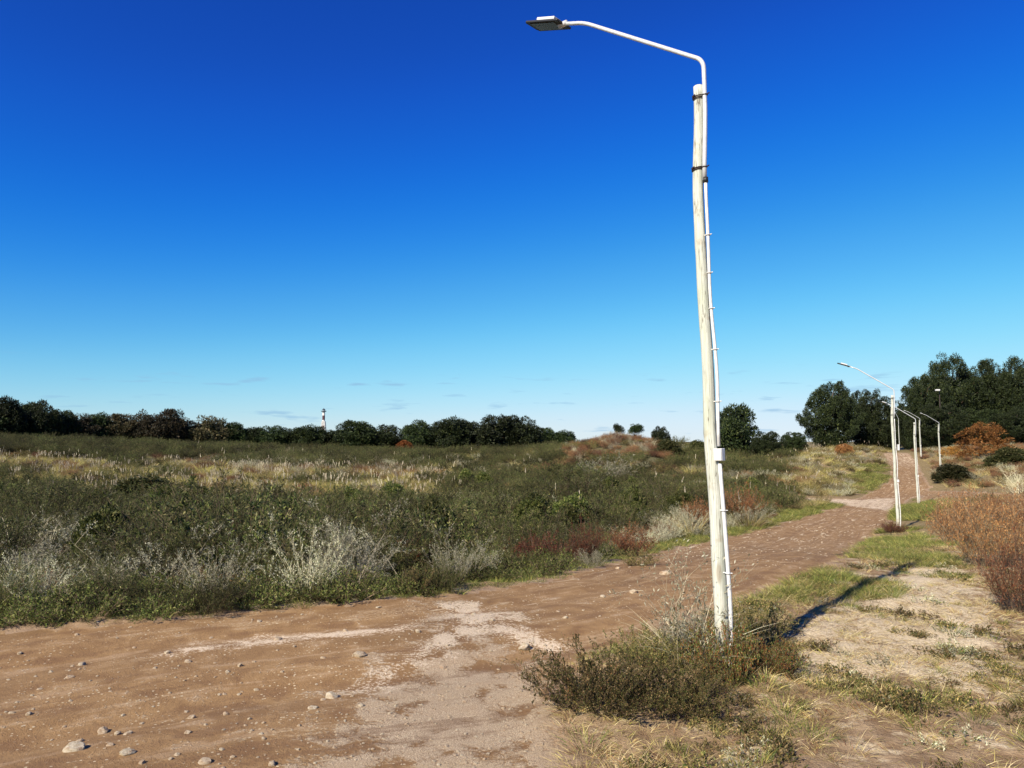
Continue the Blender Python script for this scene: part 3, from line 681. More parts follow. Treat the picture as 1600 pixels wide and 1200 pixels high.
plant('greytwig', 1590, 770, 60, 40, 'grey leafless bush at the right edge behind the orange-brown brush', name='grey_brush_heap')

AZ0, AZ1 = math.atan(-900 / FPX), math.atan(900 / FPX)
def pick(n, d0, d1, k=1.0, keep=None, px0=-120, px1=1720, clear=True):
    """n random ground points between two forward distances; world density goes as d^(k-1)"""
    d = (RNG.uniform(0, 1, n) * (d1 ** (k + 1) - d0 ** (k + 1)) + d0 ** (k + 1)) ** (1 / (k + 1))
    px = RNG.uniform(px0, px1, n); x = xz_of(px, d); y = d
    sd = road_sd(x, y)
    m = keep(x, y, px, d, sd) if keep else np.ones(n, bool)
    if d0 >= 6 and clear:
        for cx_, cy_, w_ in CLEAR:      # leave air in front of and around the shrubs that stand by themselves
            L_ = math.hypot(cx_, cy_); ux, uy = cx_ / L_, cy_ / L_; a = (x - cx_) * ux + (y - cy_) * uy; b = np.abs((x - cx_) * uy - (y - cy_) * ux)
            m &= ~((a > -3.4) & (a < .35 * w_) & (b < .55 * w_ + .15))
    return x[m], y[m], px[m], d[m], sd[m]
def do_scatter(name, protos, P, smin, smax, label, cat, mul=None, tilt=.12):
    x, y, px, d, sd = P; n = len(x); z = ground_z(x, y, sd)
    rot = np.stack([RNG.normal(size=n) * tilt, RNG.normal(size=n) * tilt, RNG.uniform(0, 6.283, n)], -1)
    s = RNG.uniform(smin, smax, n)
    if mul is not None: s = s * mul
    return scatter(name, protos, np.stack([x, y, z], -1), rot, s, label, cat)

# ---- the field left of the road: a patchwork of scrub
left = lambda x, y, px, d, sd: (sd < -.35) & (road_uv(x, y)[1] > 0) & (px + 150 * (fbm(x * .3, y * .3, 91) - .5) < 1225) & ~((px > 880) & (px < 1045) & (d > 86) & (d < 128))
side_r = lambda x, y: road_uv(x, y)[1] < 0
def zone(x, y): return fbm(x * .22, y * .22, 41, 3)
def zone2(x, y): return fbm(x * .35 + 50, y * .35, 57, 3)
band = lambda x, y, px, d: (d > 40) & (d < 80) & (px < 560 + 260 * zone2(x, y))
def K(fn): return lambda x, y, px, d, sd: left(x, y, px, d, sd) & fn(x, y, px, d, sd)
edge_room = lambda x, y, sd: -sd > .55 + .6 * zone(x * 3, y * 3)
def growth(d): return 1.0 + .5 * smooth(40, 120, d)

P = pick(1700, 8, 60, 0.5, K(lambda x, y, px, d, sd: edge_room(x, y, sd) & (zone(x, y) > .56) & (sd < -.8) & ~band(x, y, px, d)))
do_scatter('green_scrub', Q['green'] + Q['dark'][:1], P, .75, 1.2, 'dense green bushes massed across the field left of the road', 'scrub', growth(P[3]) * (.50 + 4.0 * np.clip(zone(P[0], P[1]) - .56, 0, .20)) / .8)
P = pick(420, 13, 60, 0.4, K(lambda x, y, px, d, sd: (sd < -2.5) & ~band(x, y, px, d)))
do_scatter('bush_mounds', Q['dark'] + Q['green'] + Q['dome_green'], P, 1.0, 1.6, 'rounded dark green bushes standing above the rest of the scrub', 'scrub')
P = pick(4800, 7, 60, 0.5, K(lambda x, y, px, d, sd: edge_room(x, y, sd) & (zone(x, y) < .58) & ~band(x, y, px, d)))
do_scatter('low_scrub', Q['olive'] + Q['green'][1:2] + Q['straw'] + Q['brush'][:1], P, .25, .52, 'low mixed olive scrub and weeds between the green bushes', 'scrub', growth(P[3]))
P = pick(2000, 7, 45, 0.4, K(lambda x, y, px, d, sd: edge_room(x, y, sd) & (zone2(x, y) > .52)))
do_scatter('silver_scrub', Q['silver'], P, .40, .80, 'silver-grey weeds standing through the green scrub', 'scrub', growth(P[3]))
P = pick(260, 8, 40, 0.4, K(lambda x, y, px, d, sd: edge_room(x, y, sd)))
do_scatter('dead_stems', Q['twig'], P, .5, .9, 'pale dead stems poking out of the scrub', 'stems')
P = pick(2600, 8.5, 90, .5, K(lambda x, y, px, d, sd: (sd < -.9) & ((px > 560) | (d > 15)) & (zone(x + 9, y) < .51)))
do_scatter('brown_scrub', Q['brush'] + Q['straw'], P, .5, 1.0, 'brown and straw coloured weeds filling gaps in the field', 'scrub', growth(P[3]))
P = pick(3000, 7, 30, .1, lambda x, y, px, d, sd: (sd < -.15) & (sd > -1.3) & (px < 1000) & (zone2(x * 3, y * 3) > .36), clear=False)
do_scatter('low_leafy_growth', Q['low'], P, .5, 1.1, 'low dark green leafy growth along the far edge of the road', 'ground cover')
P = pick(5200, 30, 175, .55, K(lambda x, y, px, d, sd: ~(band(x, y, px, d) & (zone(x * .6, y * .6) < .62)) & (zone2(x * .5 + 9, y * .5) > .38)))
do_scatter('far_scrub', Q['dark'] + Q['olive'][:1] + Q['green'][:1], P, .7, 1.35, 'dark scrub covering the far side of the field before the trees', 'scrub', growth(P[3]))
P = pick(3400, 36, 84, .6, K(lambda x, y, px, d, sd: band(x, y, px, d) & (zone(x * .6, y * .6) < .64)))
do_scatter('pale_reeds', Q['pampas'] + Q['straw'], P, .6, 1.0, 'pale yellow reeds with whitish plumes in a band across the field', 'reeds')
P = pick(1200, 26, 120, .6, K(lambda x, y, px, d, sd: (px > 300) & (zone2(x * .6, y * .6) > .56)))
do_scatter('pale_grass_patches', Q['pampas'][1:2] + Q['straw'] + Q['silver'][:2], P, .8, 1.4, 'pale grey-yellow grass patches among the dark scrub mid-field', 'grass')
P = pick(420, 70, 120, .6, K(lambda x, y, px, d, sd: (px > 360) & (px < 760)))
do_scatter('grey_brush', Q['greytwig'] + Q['silver'][:1], P, 1.0, 1.5, 'grey leafless brush in front of the far trees', 'brush')
# dune with orange-brown cover
P = pick(2200, 84, 124, .6, lambda x, y, px, d, sd: (px > 872) & (px < 1062))
do_scatter('dune_brush', Q['brush'] + Q['rust'][:1] + Q['olive'] + Q['greytwig'] + Q['brush'][:1], P, .9, 1.5, 'orange-brown brush covering the low dune in front of the horizon', 'brush')
# hillside left of the upper road
P = pick(11000, 40, 116, .5, lambda x, y, px, d, sd: (px + 150 * (fbm(x * .3, y * .3, 91) - .5) > 1190) & (px < 1395) & (sd < -.8) & (sdist(x, y, GREEN2) + 5 * (zone2(x, y) - .5) < .5) & ~side_r(x, y))
do_scatter('hillside_grass', Q['straw'] + Q['olive'] + Q['pampas'][1:2] + Q['silver'][1:2], P, .45, .95, 'dry mixed grass and weeds on the hillside left of the upper road', 'grass')
P = pick(500, 28, 48, .5, lambda x, y, px, d, sd: (px > 1060) & (px < 1270) & (sd < -2.6) & ~side_r(x, y))
do_scatter('bank_weeds', Q['olive'] + Q['straw'], P, .5, .9, 'brown weeds on the bank past the green grass strip', 'weeds')
# right of the road, far part
P = pick(9000, 22, 116, .5, lambda x, y, px, d, sd: (px > 1425) & (sd < -1.0) & side_r(x, y) & (sdist(x, y, GREEN5) < 0) & ((d > 30) | (px > 1480)))
do_scatter('right_side_brush', Q['brush'] + Q['straw'] + Q['straw'] + Q['olive'] + Q['silver'][:1], P, .45, .95, 'tan and brown dry brush on the slope right of the road', 'brush')
# green lawn-like grass patches
def inpoly(polys, w=0.0): return lambda x, y, px, d, sd: (sd < -.02) & (np.maximum.reduce([sdist(x, y, p) for p in polys]) + (zone2(x * 2.5, y * 2.5) - .5) * 3.5 > -w)
P = pick(26000, 8, 50, .2, inpoly([GREEN1, GREEN3, GREEN4, GREEN5], .1), 950, 1500)
do_scatter('short_green_grass', Q['shortgreen'] + Q['shortdry'][1:], P, .6, 1.2, 'short bright green grass in patches along both road edges', 'grass', 1 + smooth(10, 35, P[3]) * 1.2)
P = pick(5000, 50, 100, .2, inpoly([GREEN2], .1), 1280, 1420)
do_scatter('hillside_green_grass', Q['shortgreen'] + Q['shortdry'][1:], P, 1.8, 3.0, 'green grass patch on the slope left of the upper road', 'grass')
P = pick(9000, 6, 30, .0, lambda x, y, px, d, sd: (sd < .05) & (sd > -.55 - .4 * zone(x * 3, y * 3)) & (px < 1010), -120, 1010, clear=False)
do_scatter('road_edge_grass', Q['shortgreen'], P, .45, 1.0, 'thin strip of short green grass along the far road edge', 'grass')
# dry verge by the near post
verge = lambda x, y, px, d, sd: (sd < -.05) & (px > 840) & (d < 26) & side_r(x, y)
P = pick(9000, 3.0, 24, -.2, lambda x, y, px, d, sd: verge(x, y, px, d, sd) & (zone(x * 5, y * 5) + .12 * RNG.normal(size=len(x)) > .44 + .10 * (sdist(x, y, SAND) > .1)), 840, 1720)
do_scatter('dry_verge_grass', Q['shortdry'], P, .5, 1.15, 'short dry yellow grass thinly covering the sandy verge', 'grass')
P = pick(7000, 3.0, 16, -.3, lambda x, y, px, d, sd: verge(x, y, px, d, sd) & (zone2(x * 3 + 4, y * 3) > .44), 840, 1720)
do_scatter('dead_grass_litter', Q['litter'], P, .5, 1.2, 'matted dead grass and litter lying over the sandy verge', 'litter')
P = pick(1500, 3.0, 16, -.2, lambda x, y, px, d, sd: verge(x, y, px, d, sd) & (zone2(x * 4, y * 4) > .56), 840, 1720)
do_scatter('verge_weeds', Q['weed'] + Q['shortgreen'][:1], P, .5, 1.2, 'small olive weeds dotted over the sandy verge', 'weeds')
P = pick(45, 3.4, 11, 0, lambda x, y, px, d, sd: verge(x, y, px, d, sd), 1100, 1700)
do_scatter('grey_green_weeds', Q['greyweed'], P, .7, 1.5, 'small blue-grey weeds on the bare soil at the verge', 'weeds')

# the clump around the near post (close up, so built finer)
def hero():
    me = shrub_mesh('wild_bush', [M_stem, M_olive, M_green], n=95, H=.55, R=.75, spread=1.1, nsub=13, sub=.12, nleaf=20, ll=.019, lw=.008, mixr=.45, stemw=.005, low=.15)
    me2 = shrub_mesh('wild_bush', [M_stem, M_rust, M_green], n=75, H=.48, R=.55, spread=1.0, nsub=12, sub=.11, nleaf=18, ll=.018, lw=.009, mixr=.62, stemw=.005, low=.15)
    me3 = shrub_mesh('leggy_bush', [M_stem, M_olive, M_rust], n=26, H=.62, R=.7, spread=1.1, nsub=12, sub=.09, nleaf=10, ll=.013, lw=.006, mixr=.25, stemw=.005, low=.3)
    def h(me, name, px, py, sx, sz, lab, rz=0, dz=0):
        x, y = march(px, py); link(name, me, None, (x, y, gz(x, y) + dz), rz, (sx, sx, sz), label=lab, category='bush', group='bushes round the near lamp post')
    h(me, 'wild_bush', 935, 1106, .64, .80, 'olive-brown bush sprawling onto the road, leftmost of the clump by the near post')
    h(me, 'wild_bush', 1050, 1104, .62, .72, 'dense olive bush in the middle of the clump, left of and before the near post', 2.0)
    h(me3, 'leggy_bush', 905, 1092, .70, .80, 'thin leggy sprigs rising from the left end of the clump', 1)
    h(me2, 'wild_bush', 1130, 1064, .46, 1.12, 'reddish-green bush hiding the foot of the near lamp post', 0)
    h(me2, 'wild_bush', 1195, 1050, .50, .62, 'dark reddish low bush right of the near lamp post', 2.6)
    h(me, 'wild_bush', 1175, 998, .50, .62, 'green bush behind the near lamp post, on its right', 4.0)
    h(me, 'wild_bush', 1020, 1040, .46, .62, 'green-brown bush behind the middle of the clump, next to the road', 1.2)
    g = tuft_mesh('grey_stalk_clump', [M_pstem, M_silver, M_plume], n=150, H=.62, R=.13, W=.007, spread=.8, bendk=.55, seg=5)
    h(g, 'grey_stalk_clump', 1083, 1040, .85, .98, 'clump of pale grey stalks leaning against the left of the near lamp post')
    sv = shrub_mesh('silvery_tuft', [M_pstem, M_silver, M_green], n=46, H=.60, R=.30, spread=.55, nsub=9, sub=.10, nleaf=9, ll=.030, lw=.007, mixr=.3, low=.15, stemw=.004, upl=1.5)
    h(sv, 'silvery_tuft', 1092, 1042, .72, .98, 'silvery green tuft pressed against the left of the near lamp post')
    tw = twig_mesh('dry_stalks', M_pstem, n=12, H=.85, spread=.5, W=.007, sub=3, leafmat=M_silver, lfn=1)
    h(tw, 'dry_stalks', 1060, 1036, .95, 1.0, 'tall branching dry stalks left of the near lamp post', 1.0)
hero()

# ------------------------------------------------------------------ pines
def trunk_mesh(H, C, r, seed):
    rs = np.random.default_rng(seed); g = Geo()
    top = C[np.argmax(C[:, 2])]; path = [(0, 0, -.3), (0.05 * r, 0, H * .15), (top[0] * .2, top[1] * .2, H * .42), (top[0] * .5, top[1] * .5, H * .72)]
    V, F = tube(path, [r * 1.2, r, r * .7, r * .15], 8); g.add(V, F, 0)
    sel = C[rs.choice(len(C), min(len(C), 16), replace=False)]
    for c in sel:
        z = max(H * .12, c[2] - math.hypot(c[0], c[1]) * .55 - .1); z = min(z, H * .62)
        V, F = tube([(0, 0, z), (c[0] * .5, c[1] * .5, (z + c[2]) / 2 + .1), tuple(c)], [r * .35, r * .22, r * .06], 5, cap=False); g.add(V, F, 0)
    return g.mesh('trunk', [M_bark], True)
TREES = {}
for k in range(5):
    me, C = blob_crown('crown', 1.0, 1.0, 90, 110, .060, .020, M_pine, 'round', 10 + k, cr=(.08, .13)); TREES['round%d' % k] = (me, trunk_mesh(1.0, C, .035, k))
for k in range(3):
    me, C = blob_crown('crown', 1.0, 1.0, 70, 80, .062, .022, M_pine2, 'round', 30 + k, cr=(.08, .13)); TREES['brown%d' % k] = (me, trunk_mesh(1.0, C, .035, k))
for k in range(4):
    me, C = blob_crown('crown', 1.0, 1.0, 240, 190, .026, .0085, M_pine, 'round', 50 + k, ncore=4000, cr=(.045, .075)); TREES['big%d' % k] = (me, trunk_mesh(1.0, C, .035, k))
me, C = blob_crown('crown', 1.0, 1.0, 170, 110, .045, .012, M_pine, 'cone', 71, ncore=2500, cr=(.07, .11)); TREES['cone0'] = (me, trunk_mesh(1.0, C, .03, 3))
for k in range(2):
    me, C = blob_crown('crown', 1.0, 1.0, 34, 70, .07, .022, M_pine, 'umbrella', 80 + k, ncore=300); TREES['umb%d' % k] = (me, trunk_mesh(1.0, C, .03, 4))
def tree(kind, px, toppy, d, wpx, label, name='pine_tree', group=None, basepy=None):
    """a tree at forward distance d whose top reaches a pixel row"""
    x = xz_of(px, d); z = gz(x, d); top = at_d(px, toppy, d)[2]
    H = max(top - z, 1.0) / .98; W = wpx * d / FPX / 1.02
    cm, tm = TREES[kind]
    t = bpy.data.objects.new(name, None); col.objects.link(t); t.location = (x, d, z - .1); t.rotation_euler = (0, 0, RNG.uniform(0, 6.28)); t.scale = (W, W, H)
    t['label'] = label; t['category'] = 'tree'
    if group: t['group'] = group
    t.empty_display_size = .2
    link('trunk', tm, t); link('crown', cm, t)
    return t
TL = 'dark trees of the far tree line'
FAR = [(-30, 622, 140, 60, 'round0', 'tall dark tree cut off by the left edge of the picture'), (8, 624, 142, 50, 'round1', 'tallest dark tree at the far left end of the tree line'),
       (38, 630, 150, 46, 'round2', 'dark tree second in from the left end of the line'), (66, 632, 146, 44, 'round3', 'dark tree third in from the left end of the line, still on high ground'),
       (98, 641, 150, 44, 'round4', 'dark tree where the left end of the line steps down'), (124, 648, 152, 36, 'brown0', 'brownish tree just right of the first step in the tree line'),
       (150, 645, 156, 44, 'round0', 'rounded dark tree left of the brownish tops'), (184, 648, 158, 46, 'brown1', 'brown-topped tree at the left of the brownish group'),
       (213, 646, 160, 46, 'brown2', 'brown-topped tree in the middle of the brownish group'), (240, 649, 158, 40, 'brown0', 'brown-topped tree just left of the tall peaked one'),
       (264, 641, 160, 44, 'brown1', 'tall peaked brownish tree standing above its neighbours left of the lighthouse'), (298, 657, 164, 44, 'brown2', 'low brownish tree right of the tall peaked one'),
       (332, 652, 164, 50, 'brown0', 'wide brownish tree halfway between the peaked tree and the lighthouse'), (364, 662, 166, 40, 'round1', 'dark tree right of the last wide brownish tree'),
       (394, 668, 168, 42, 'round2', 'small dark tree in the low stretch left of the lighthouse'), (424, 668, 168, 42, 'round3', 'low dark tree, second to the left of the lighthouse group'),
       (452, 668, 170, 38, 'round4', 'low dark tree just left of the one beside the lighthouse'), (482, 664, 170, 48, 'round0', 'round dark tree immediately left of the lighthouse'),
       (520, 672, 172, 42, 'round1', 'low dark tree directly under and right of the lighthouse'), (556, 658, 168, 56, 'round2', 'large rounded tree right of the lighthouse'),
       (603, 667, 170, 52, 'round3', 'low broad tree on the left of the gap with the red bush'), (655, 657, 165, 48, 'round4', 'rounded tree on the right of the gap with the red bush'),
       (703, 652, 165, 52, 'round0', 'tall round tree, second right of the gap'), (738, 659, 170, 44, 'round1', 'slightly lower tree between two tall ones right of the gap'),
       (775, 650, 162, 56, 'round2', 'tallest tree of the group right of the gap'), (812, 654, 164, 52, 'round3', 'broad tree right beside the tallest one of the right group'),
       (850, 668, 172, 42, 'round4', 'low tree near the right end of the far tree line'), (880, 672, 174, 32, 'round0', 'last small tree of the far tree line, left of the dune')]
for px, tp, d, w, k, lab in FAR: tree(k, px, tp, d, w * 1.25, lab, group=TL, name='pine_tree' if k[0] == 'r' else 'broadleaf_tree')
def SR(px):
    w = 'at the high left end of the line' if px < 140 else 'of the brown-topped group' if px < 350 else 'of the low stretch around the lighthouse' if px < 625 else 'right of the gap with the red bush'
    return 'dark tree barely showing behind the trees ' + w
for i, px in enumerate(range(-40, 880, 27)):        # second row closing the gaps
    if 622 < px < 640: continue
    tp = float(np.interp(px, [f[0] for f in FAR], [f[1] for f in FAR])) + 10 + 5 * vnoise(px * .3, 2)
    tree('round%d' % (i % 5), px, tp, 190, 46, SR(px), group='second row of the far tree line')
tree('umb0', 966, 663, 118, 18, 'small flat-topped tree, left one of two on the dune', name='small_tree', group='small trees on the dune')
tree('umb1', 993, 664, 112, 28, 'small umbrella-shaped tree, right one of two on the dune', name='small_tree', group='small trees on the dune')
tree('round3', 1032, 668, 112, 28, 'small round tree at the right foot of the dune', name='small_tree', group='small trees on the dune')
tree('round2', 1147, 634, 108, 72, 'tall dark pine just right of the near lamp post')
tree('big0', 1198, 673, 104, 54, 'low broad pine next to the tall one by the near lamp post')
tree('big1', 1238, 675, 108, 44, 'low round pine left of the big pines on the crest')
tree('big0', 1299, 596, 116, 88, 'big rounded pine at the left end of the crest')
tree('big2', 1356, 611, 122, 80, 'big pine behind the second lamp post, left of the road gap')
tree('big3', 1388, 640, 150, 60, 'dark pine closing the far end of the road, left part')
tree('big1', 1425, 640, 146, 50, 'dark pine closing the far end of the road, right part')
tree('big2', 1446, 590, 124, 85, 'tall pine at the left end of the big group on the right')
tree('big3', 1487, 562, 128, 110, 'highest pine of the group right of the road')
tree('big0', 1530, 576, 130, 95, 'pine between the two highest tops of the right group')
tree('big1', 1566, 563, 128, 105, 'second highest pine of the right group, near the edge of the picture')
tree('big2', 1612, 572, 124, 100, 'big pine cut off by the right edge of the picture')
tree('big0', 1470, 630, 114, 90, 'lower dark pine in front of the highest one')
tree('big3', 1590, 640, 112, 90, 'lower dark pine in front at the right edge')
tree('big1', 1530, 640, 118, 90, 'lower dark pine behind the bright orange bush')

# ------------------------------------------------------------------ lighthouse
def lighthouse():
    d = 900.0; x = xz_of(505, d); top = at_d(505, 638, d)[2]; z0 = gz(x, d); H = top - z0
    t = bpy.data.objects.new('lighthouse', None); col.objects.link(t); t.location = (x, d, z0)
    t['label'] = 'slim far lighthouse banded dark and white, rising behind the tree line'; t['category'] = 'lighthouse'
    white = flat('lighthouse_white', L(.8, .78, .76), .6); red = flat('lighthouse_dark_red', L(.10, .035, .045), .6); black = flat('lighthouse_black', L(.02, .022, .03), .5)
    glassm = flat('lantern_glass', L(.25, .3, .36), .1, .8)
    def cyl(name, za, zb, ra, rb, mat, n=20):
        V, F = tube([(0, 0, za), (0, 0, zb)], [ra, rb], n); return link(name, mesh_np(name, V, F, [mat], smooth_=False), t)
    bands = [(0, .30, white), (.30, .50, red), (.50, .66, white), (.66, .79, red), (.79, .90, white)]
    for a, b, m_ in bands: cyl('tower_band', a * H, b * H, 1.75 - .3 * a, 1.75 - .3 * b, m_)
    cyl('gallery', .90 * H, .915 * H, 3.0, 3.0, black); cyl('lantern_room', .915 * H, .965 * H, 1.7, 1.7, glassm, 12); cyl('roof', .965 * H, .995 * H, 2.1, .2, black)
    cyl('antenna', .995 * H, 1.02 * H, .12, .05, black, 6)
    for k in range(12):
        a = k * math.pi / 6; V, F = tube([(2.9 * math.cos(a), 2.9 * math.sin(a), .915 * H), (2.9 * math.cos(a), 2.9 * math.sin(a), .915 * H + 1.3)], .07, 6); link('railing_post', mesh_np('railing_post', V, F, [black]), t)
    for k in range(4):
        a = math.pi / 4 + k * math.pi / 2
        V, F = tube([(5.2 * math.cos(a), 5.2 * math.sin(a), -1), (2.4 * math.cos(a), 2.4 * math.sin(a), .62 * H)], .38, 8); link('leg', mesh_np('leg', V, F, [white]), t)
    g = Geo()
    for j in range(7):
        za = j * .62 / 7 * H; zb = (j + 1) * .62 / 7 * H; ra = 5.2 - 2.8 * j / 7; rb = 5.2 - 2.8 * (j + 1) / 7
        for k in range(4):
            a = math.pi / 4 + k * math.pi / 2; b = a + math.pi / 2
            V, F = tube([(ra * math.cos(a), ra * math.sin(a), za), (rb * math.cos(b), rb * math.sin(b), zb)], .12, 4); g.add(V, F, 0)
            V, F = tube([(rb * math.cos(a), rb * math.sin(a), zb), (rb * math.cos(b), rb * math.sin(b), zb)], .14, 4); g.add(V, F, 0)
    link('lattice_bracing', g.mesh('lattice_bracing', [white]), t)
lighthouse()

# ------------------------------------------------------------------ lamp posts
def wood_material():
    m = NT('weathered_pole_wood'); tc = m.n('ShaderNodeTexCoord'); P = tc.outputs['Object']
    g = m.noise(m.scalev(P, 1, 1, .035), 95, 6, .7, .3); b = m.noise(m.scalev(P, 1, 1, .25), 5, 4, .6); cn = m.noise(m.scalev(P, 1, 1, .045), 34, 3, .5, .3)
    crack = m.math('MULTIPLY', m.rng(m.math('ABSOLUTE', m.math('SUBTRACT', cn, .5)), .018, .004), m.rng(m.noise(P, 3.1, 3), .42, .55))
    c = m.mix(m.rng(g, .3, .7), L(.44, .455, .38), L(.72, .735, .66))
    c = m.mix(m.math('MULTIPLY', m.rng(b, .45, .7), .5), c, L(.44, .50, .33))
    c = m.mix(m.math('MULTIPLY', m.rng(m.noise(P, 9, 4), .58, .7), .35), c, L(.38, .29, .18))
    c = m.mix(m.math('MULTIPLY', crack, .8), c, L(.13, .10, .07))
    kn = m.rng(m.voro(m.scalev(P, 1, 1, .28), 5.5), .16, .07); c = m.mix(m.math('MULTIPLY', kn, .55), c, L(.24, .17, .10))
    sp = m.n('ShaderNodeSeparateXYZ'); m.l(P, sp.inputs[0])
    dirt = m.rng(m.math('ADD', sp.outputs[2], m.math('MULTIPLY', m.noise(P, 14, 4), .9)), 1.05, .45)
    c = m.mix(m.math('MULTIPLY', dirt, .6), c, L(.34, .24, .15))
    h = m.math('SUBTRACT', g, crack)
    return m.done(m.bsdf(c, .85, .2, bump=h, bstr=.5, bdist=.004))
M_wood = wood_material()
M_galv = flat('galvanised_pipe', L(.70, .72, .74), .38, .5, .15); M_pvc = flat('white_conduit', L(.80, .80, .78), .4, .5)
M_strap = flat('rusty_strap', L(.05, .035, .03), .6, .3, .3); M_panel = flat('lamp_housing_dark', L(.022, .022, .025), .5, .4); M_hous = flat('lamp_housing_light', L(.72, .73, .74), .4, .5)
M_lens = flat('lamp_lens', L(.03, .03, .034), .25, .6); M_black = flat('coupling_black', L(.02, .02, .02), .5)
POLE_H = 4.52
def make_post():
    root = bpy.data.objects.new('lamp_post', None); col.objects.link(root)
    N = 64; zs = np.linspace(-.3, POLE_H, N)
    px_ = .018 * np.sin(zs * 1.3 + .6) + .008 * np.sin(zs * 3.1) + .004 * np.sin(zs * 6.3); px_ -= px_[0]; py_ = .008 * np.sin(zs * 1.7)
    rad = np.interp(zs, [-.3, 0, 1.5, 2.4, POLE_H], [.055, .054, .049, .0445, .040])
    knots = [(4.0, 3.2, .10), (2.55, 5.9, .14), (1.75, 6.1, .16), (3.25, .2, .10), (1.1, 4.6, .10), (2.05, 1.9, .12), (3.6, 4.4, .1), (.75, 5.6, .08)]
    def rf(i, a):
        r = 1 + (mnoise.noise(Vector((math.cos(a) * 1.2, math.sin(a) * 1.2, zs[i] * 2.0))) * .05 + mnoise.noise(Vector((math.cos(a) * 4, math.sin(a) * 4, zs[i] * .8))) * .03)
        for kz, ka, kh in knots:
            kh = kh * 1.9
            da = (a - ka + math.pi) % (2 * math.pi) - math.pi; r += kh * math.exp(-(da / .35) ** 2 - ((zs[i] - kz) / .05) ** 2)
        return r
    V, F = tube(np.stack([px_, py_, zs], -1), rad, 28, rfun=rf); link('pole', mesh_np('pole', V, F, [M_wood], smooth_=True), root)
    cx = lambda z: float(np.interp(z, zs, px_))
    rr = lambda z: float(np.interp(z, zs, rad))
    # arm pipe: strapped to the pole's top, bent over the road along local -X
    off = .073; oy = -.012
    path = [(cx(z) + rr(z) + .022, oy, z) for z in (3.74, 3.9, 4.1, 4.3, 4.52, 4.64)]
    x0 = path[-1][0]; z0 = path[-1][2]
    for k in range(1, 9):
        a = k / 8 * math.radians(56); path.append((x0 - .13 * (1 - math.cos(a)), oy, z0 + .13 * math.sin(a)))
    ex, ez = path[-1][0], path[-1][2]
    dx, dz = -math.sin(math.radians(56)), math.cos(math.radians(56))
    path += [(ex + dx * s, oy, ez + dz * s) for s in (.4, .8, 1.24)]
    ex, ez = path[-1][0], path[-1][2]
    for k in range(1, 6):
        a = math.radians(56 + 14 * k / 5); path.append((path[-1][0] - .035 * math.sin(a), oy, path[-1][2] + .035 * math.cos(a)))
    ex, ez = path[-1][0], path[-1][2]; a = math.radians(70); path.append((ex - .14 * math.sin(a), oy, ez + .14 * math.cos(a)))
    V, F = tube(path, .0175, 14); link('arm', mesh_np('arm', V, F, [M_galv], smooth_=True), root)
    ax, az_ = path[-1][0], path[-1][2]
    # lamp head
    T = Matrix.Translation((ax, oy, az_)) @ Matrix.Rotation(math.radians(19), 4, 'Y')
    head = bm_obj('lamp_head', [box((-.20, 0, 0), (.40, .21, .022), .006, T), box((-.405, 0, .0), (.02, .17, .016), .004, T)], M_panel, root)
    bm_obj('gear_housing', [box((-.19, 0, .031), (.22, .14, .04), .008, T)], M_hous, head)
    bm_obj('lens', box((-.21, 0, -.0125), (.30, .16, .006), .002, T), M_lens, head)
    V, F = tube([(ax + .03, oy, az_), (ax - .06, oy, az_ + .003)], .025, 14); link('collar', mesh_np('collar', V, F, [M_hous], smooth_=True), head)
    # straps
    for z, tw in ((4.42, .3), (3.84, .8)):
        g = Geo(); n = 28; r_ = rr(z) + .004
        for dz_ in (0, .012):
            ring = [(cx(z) + r_ * math.cos(2 * math.pi * k / n), r_ * math.sin(2 * math.pi * k / n), z + dz_ + .006 * math.sin(2 * math.pi * k / n + tw)) for k in range(n + 1)]
            V, F = tube(ring, .0045, 6, cap=False); g.add(V, F, 0)
        V, F = tube([(cx(z) - r_ * .6, -r_ * .85, z + .006), (cx(z) - r_ * .1, -r_ * 1.12, z + .012)], [.011, .008], 8); g.add(V, F, 0)
        bz = cx(z) + rr(z) + .022
        ring = [(bz + .021 * math.cos(q), oy + .021 * math.sin(q), z + .004) for q in np.linspace(-2.2, 2.2, 14)]
        V, F = tube(ring, .004, 6); g.add(V, F, 0)
        V, F = tube([(bz + .02, oy, z + .004), (bz + .042, oy - .006, z + .008)], .005, 6); g.add(V, F, 0)
        link('strap', g.mesh('strap', [M_strap]), root)
    # conduit from the arm down to the box and on to the ground
    def cpos(z): return (cx(z) + rr(z) + .020 + .012 * math.sin(z * 2.1 + .3) ** 2, oy, z)
    for za, zb, r_ in ((1.66, 3.75, .0125), (-.1, 1.53, .0150)):
        pts = [cpos(z) for z in np.linspace(za, zb, 18)]
        V, F = tube(pts, r_, 12); link('conduit', mesh_np('conduit', V, F, [M_pvc], smooth_=True), root)
    V, F = tube([cpos(3.72), cpos(3.76)], .0205, 14); link('coupling', mesh_np('coupling', V, F, [M_black], smooth_=True), root)
    b = bm_obj('junction_box', box((cpos(1.6)[0] + .008, oy - .01, 1.597), (.066, .055, .094), .005), M_pvc, root)
    bm_obj('box_lid', [box((cpos(1.6)[0] + .008, oy - .0415, 1.597), (.060, .009, .088), .003)] , M_pvc, b)
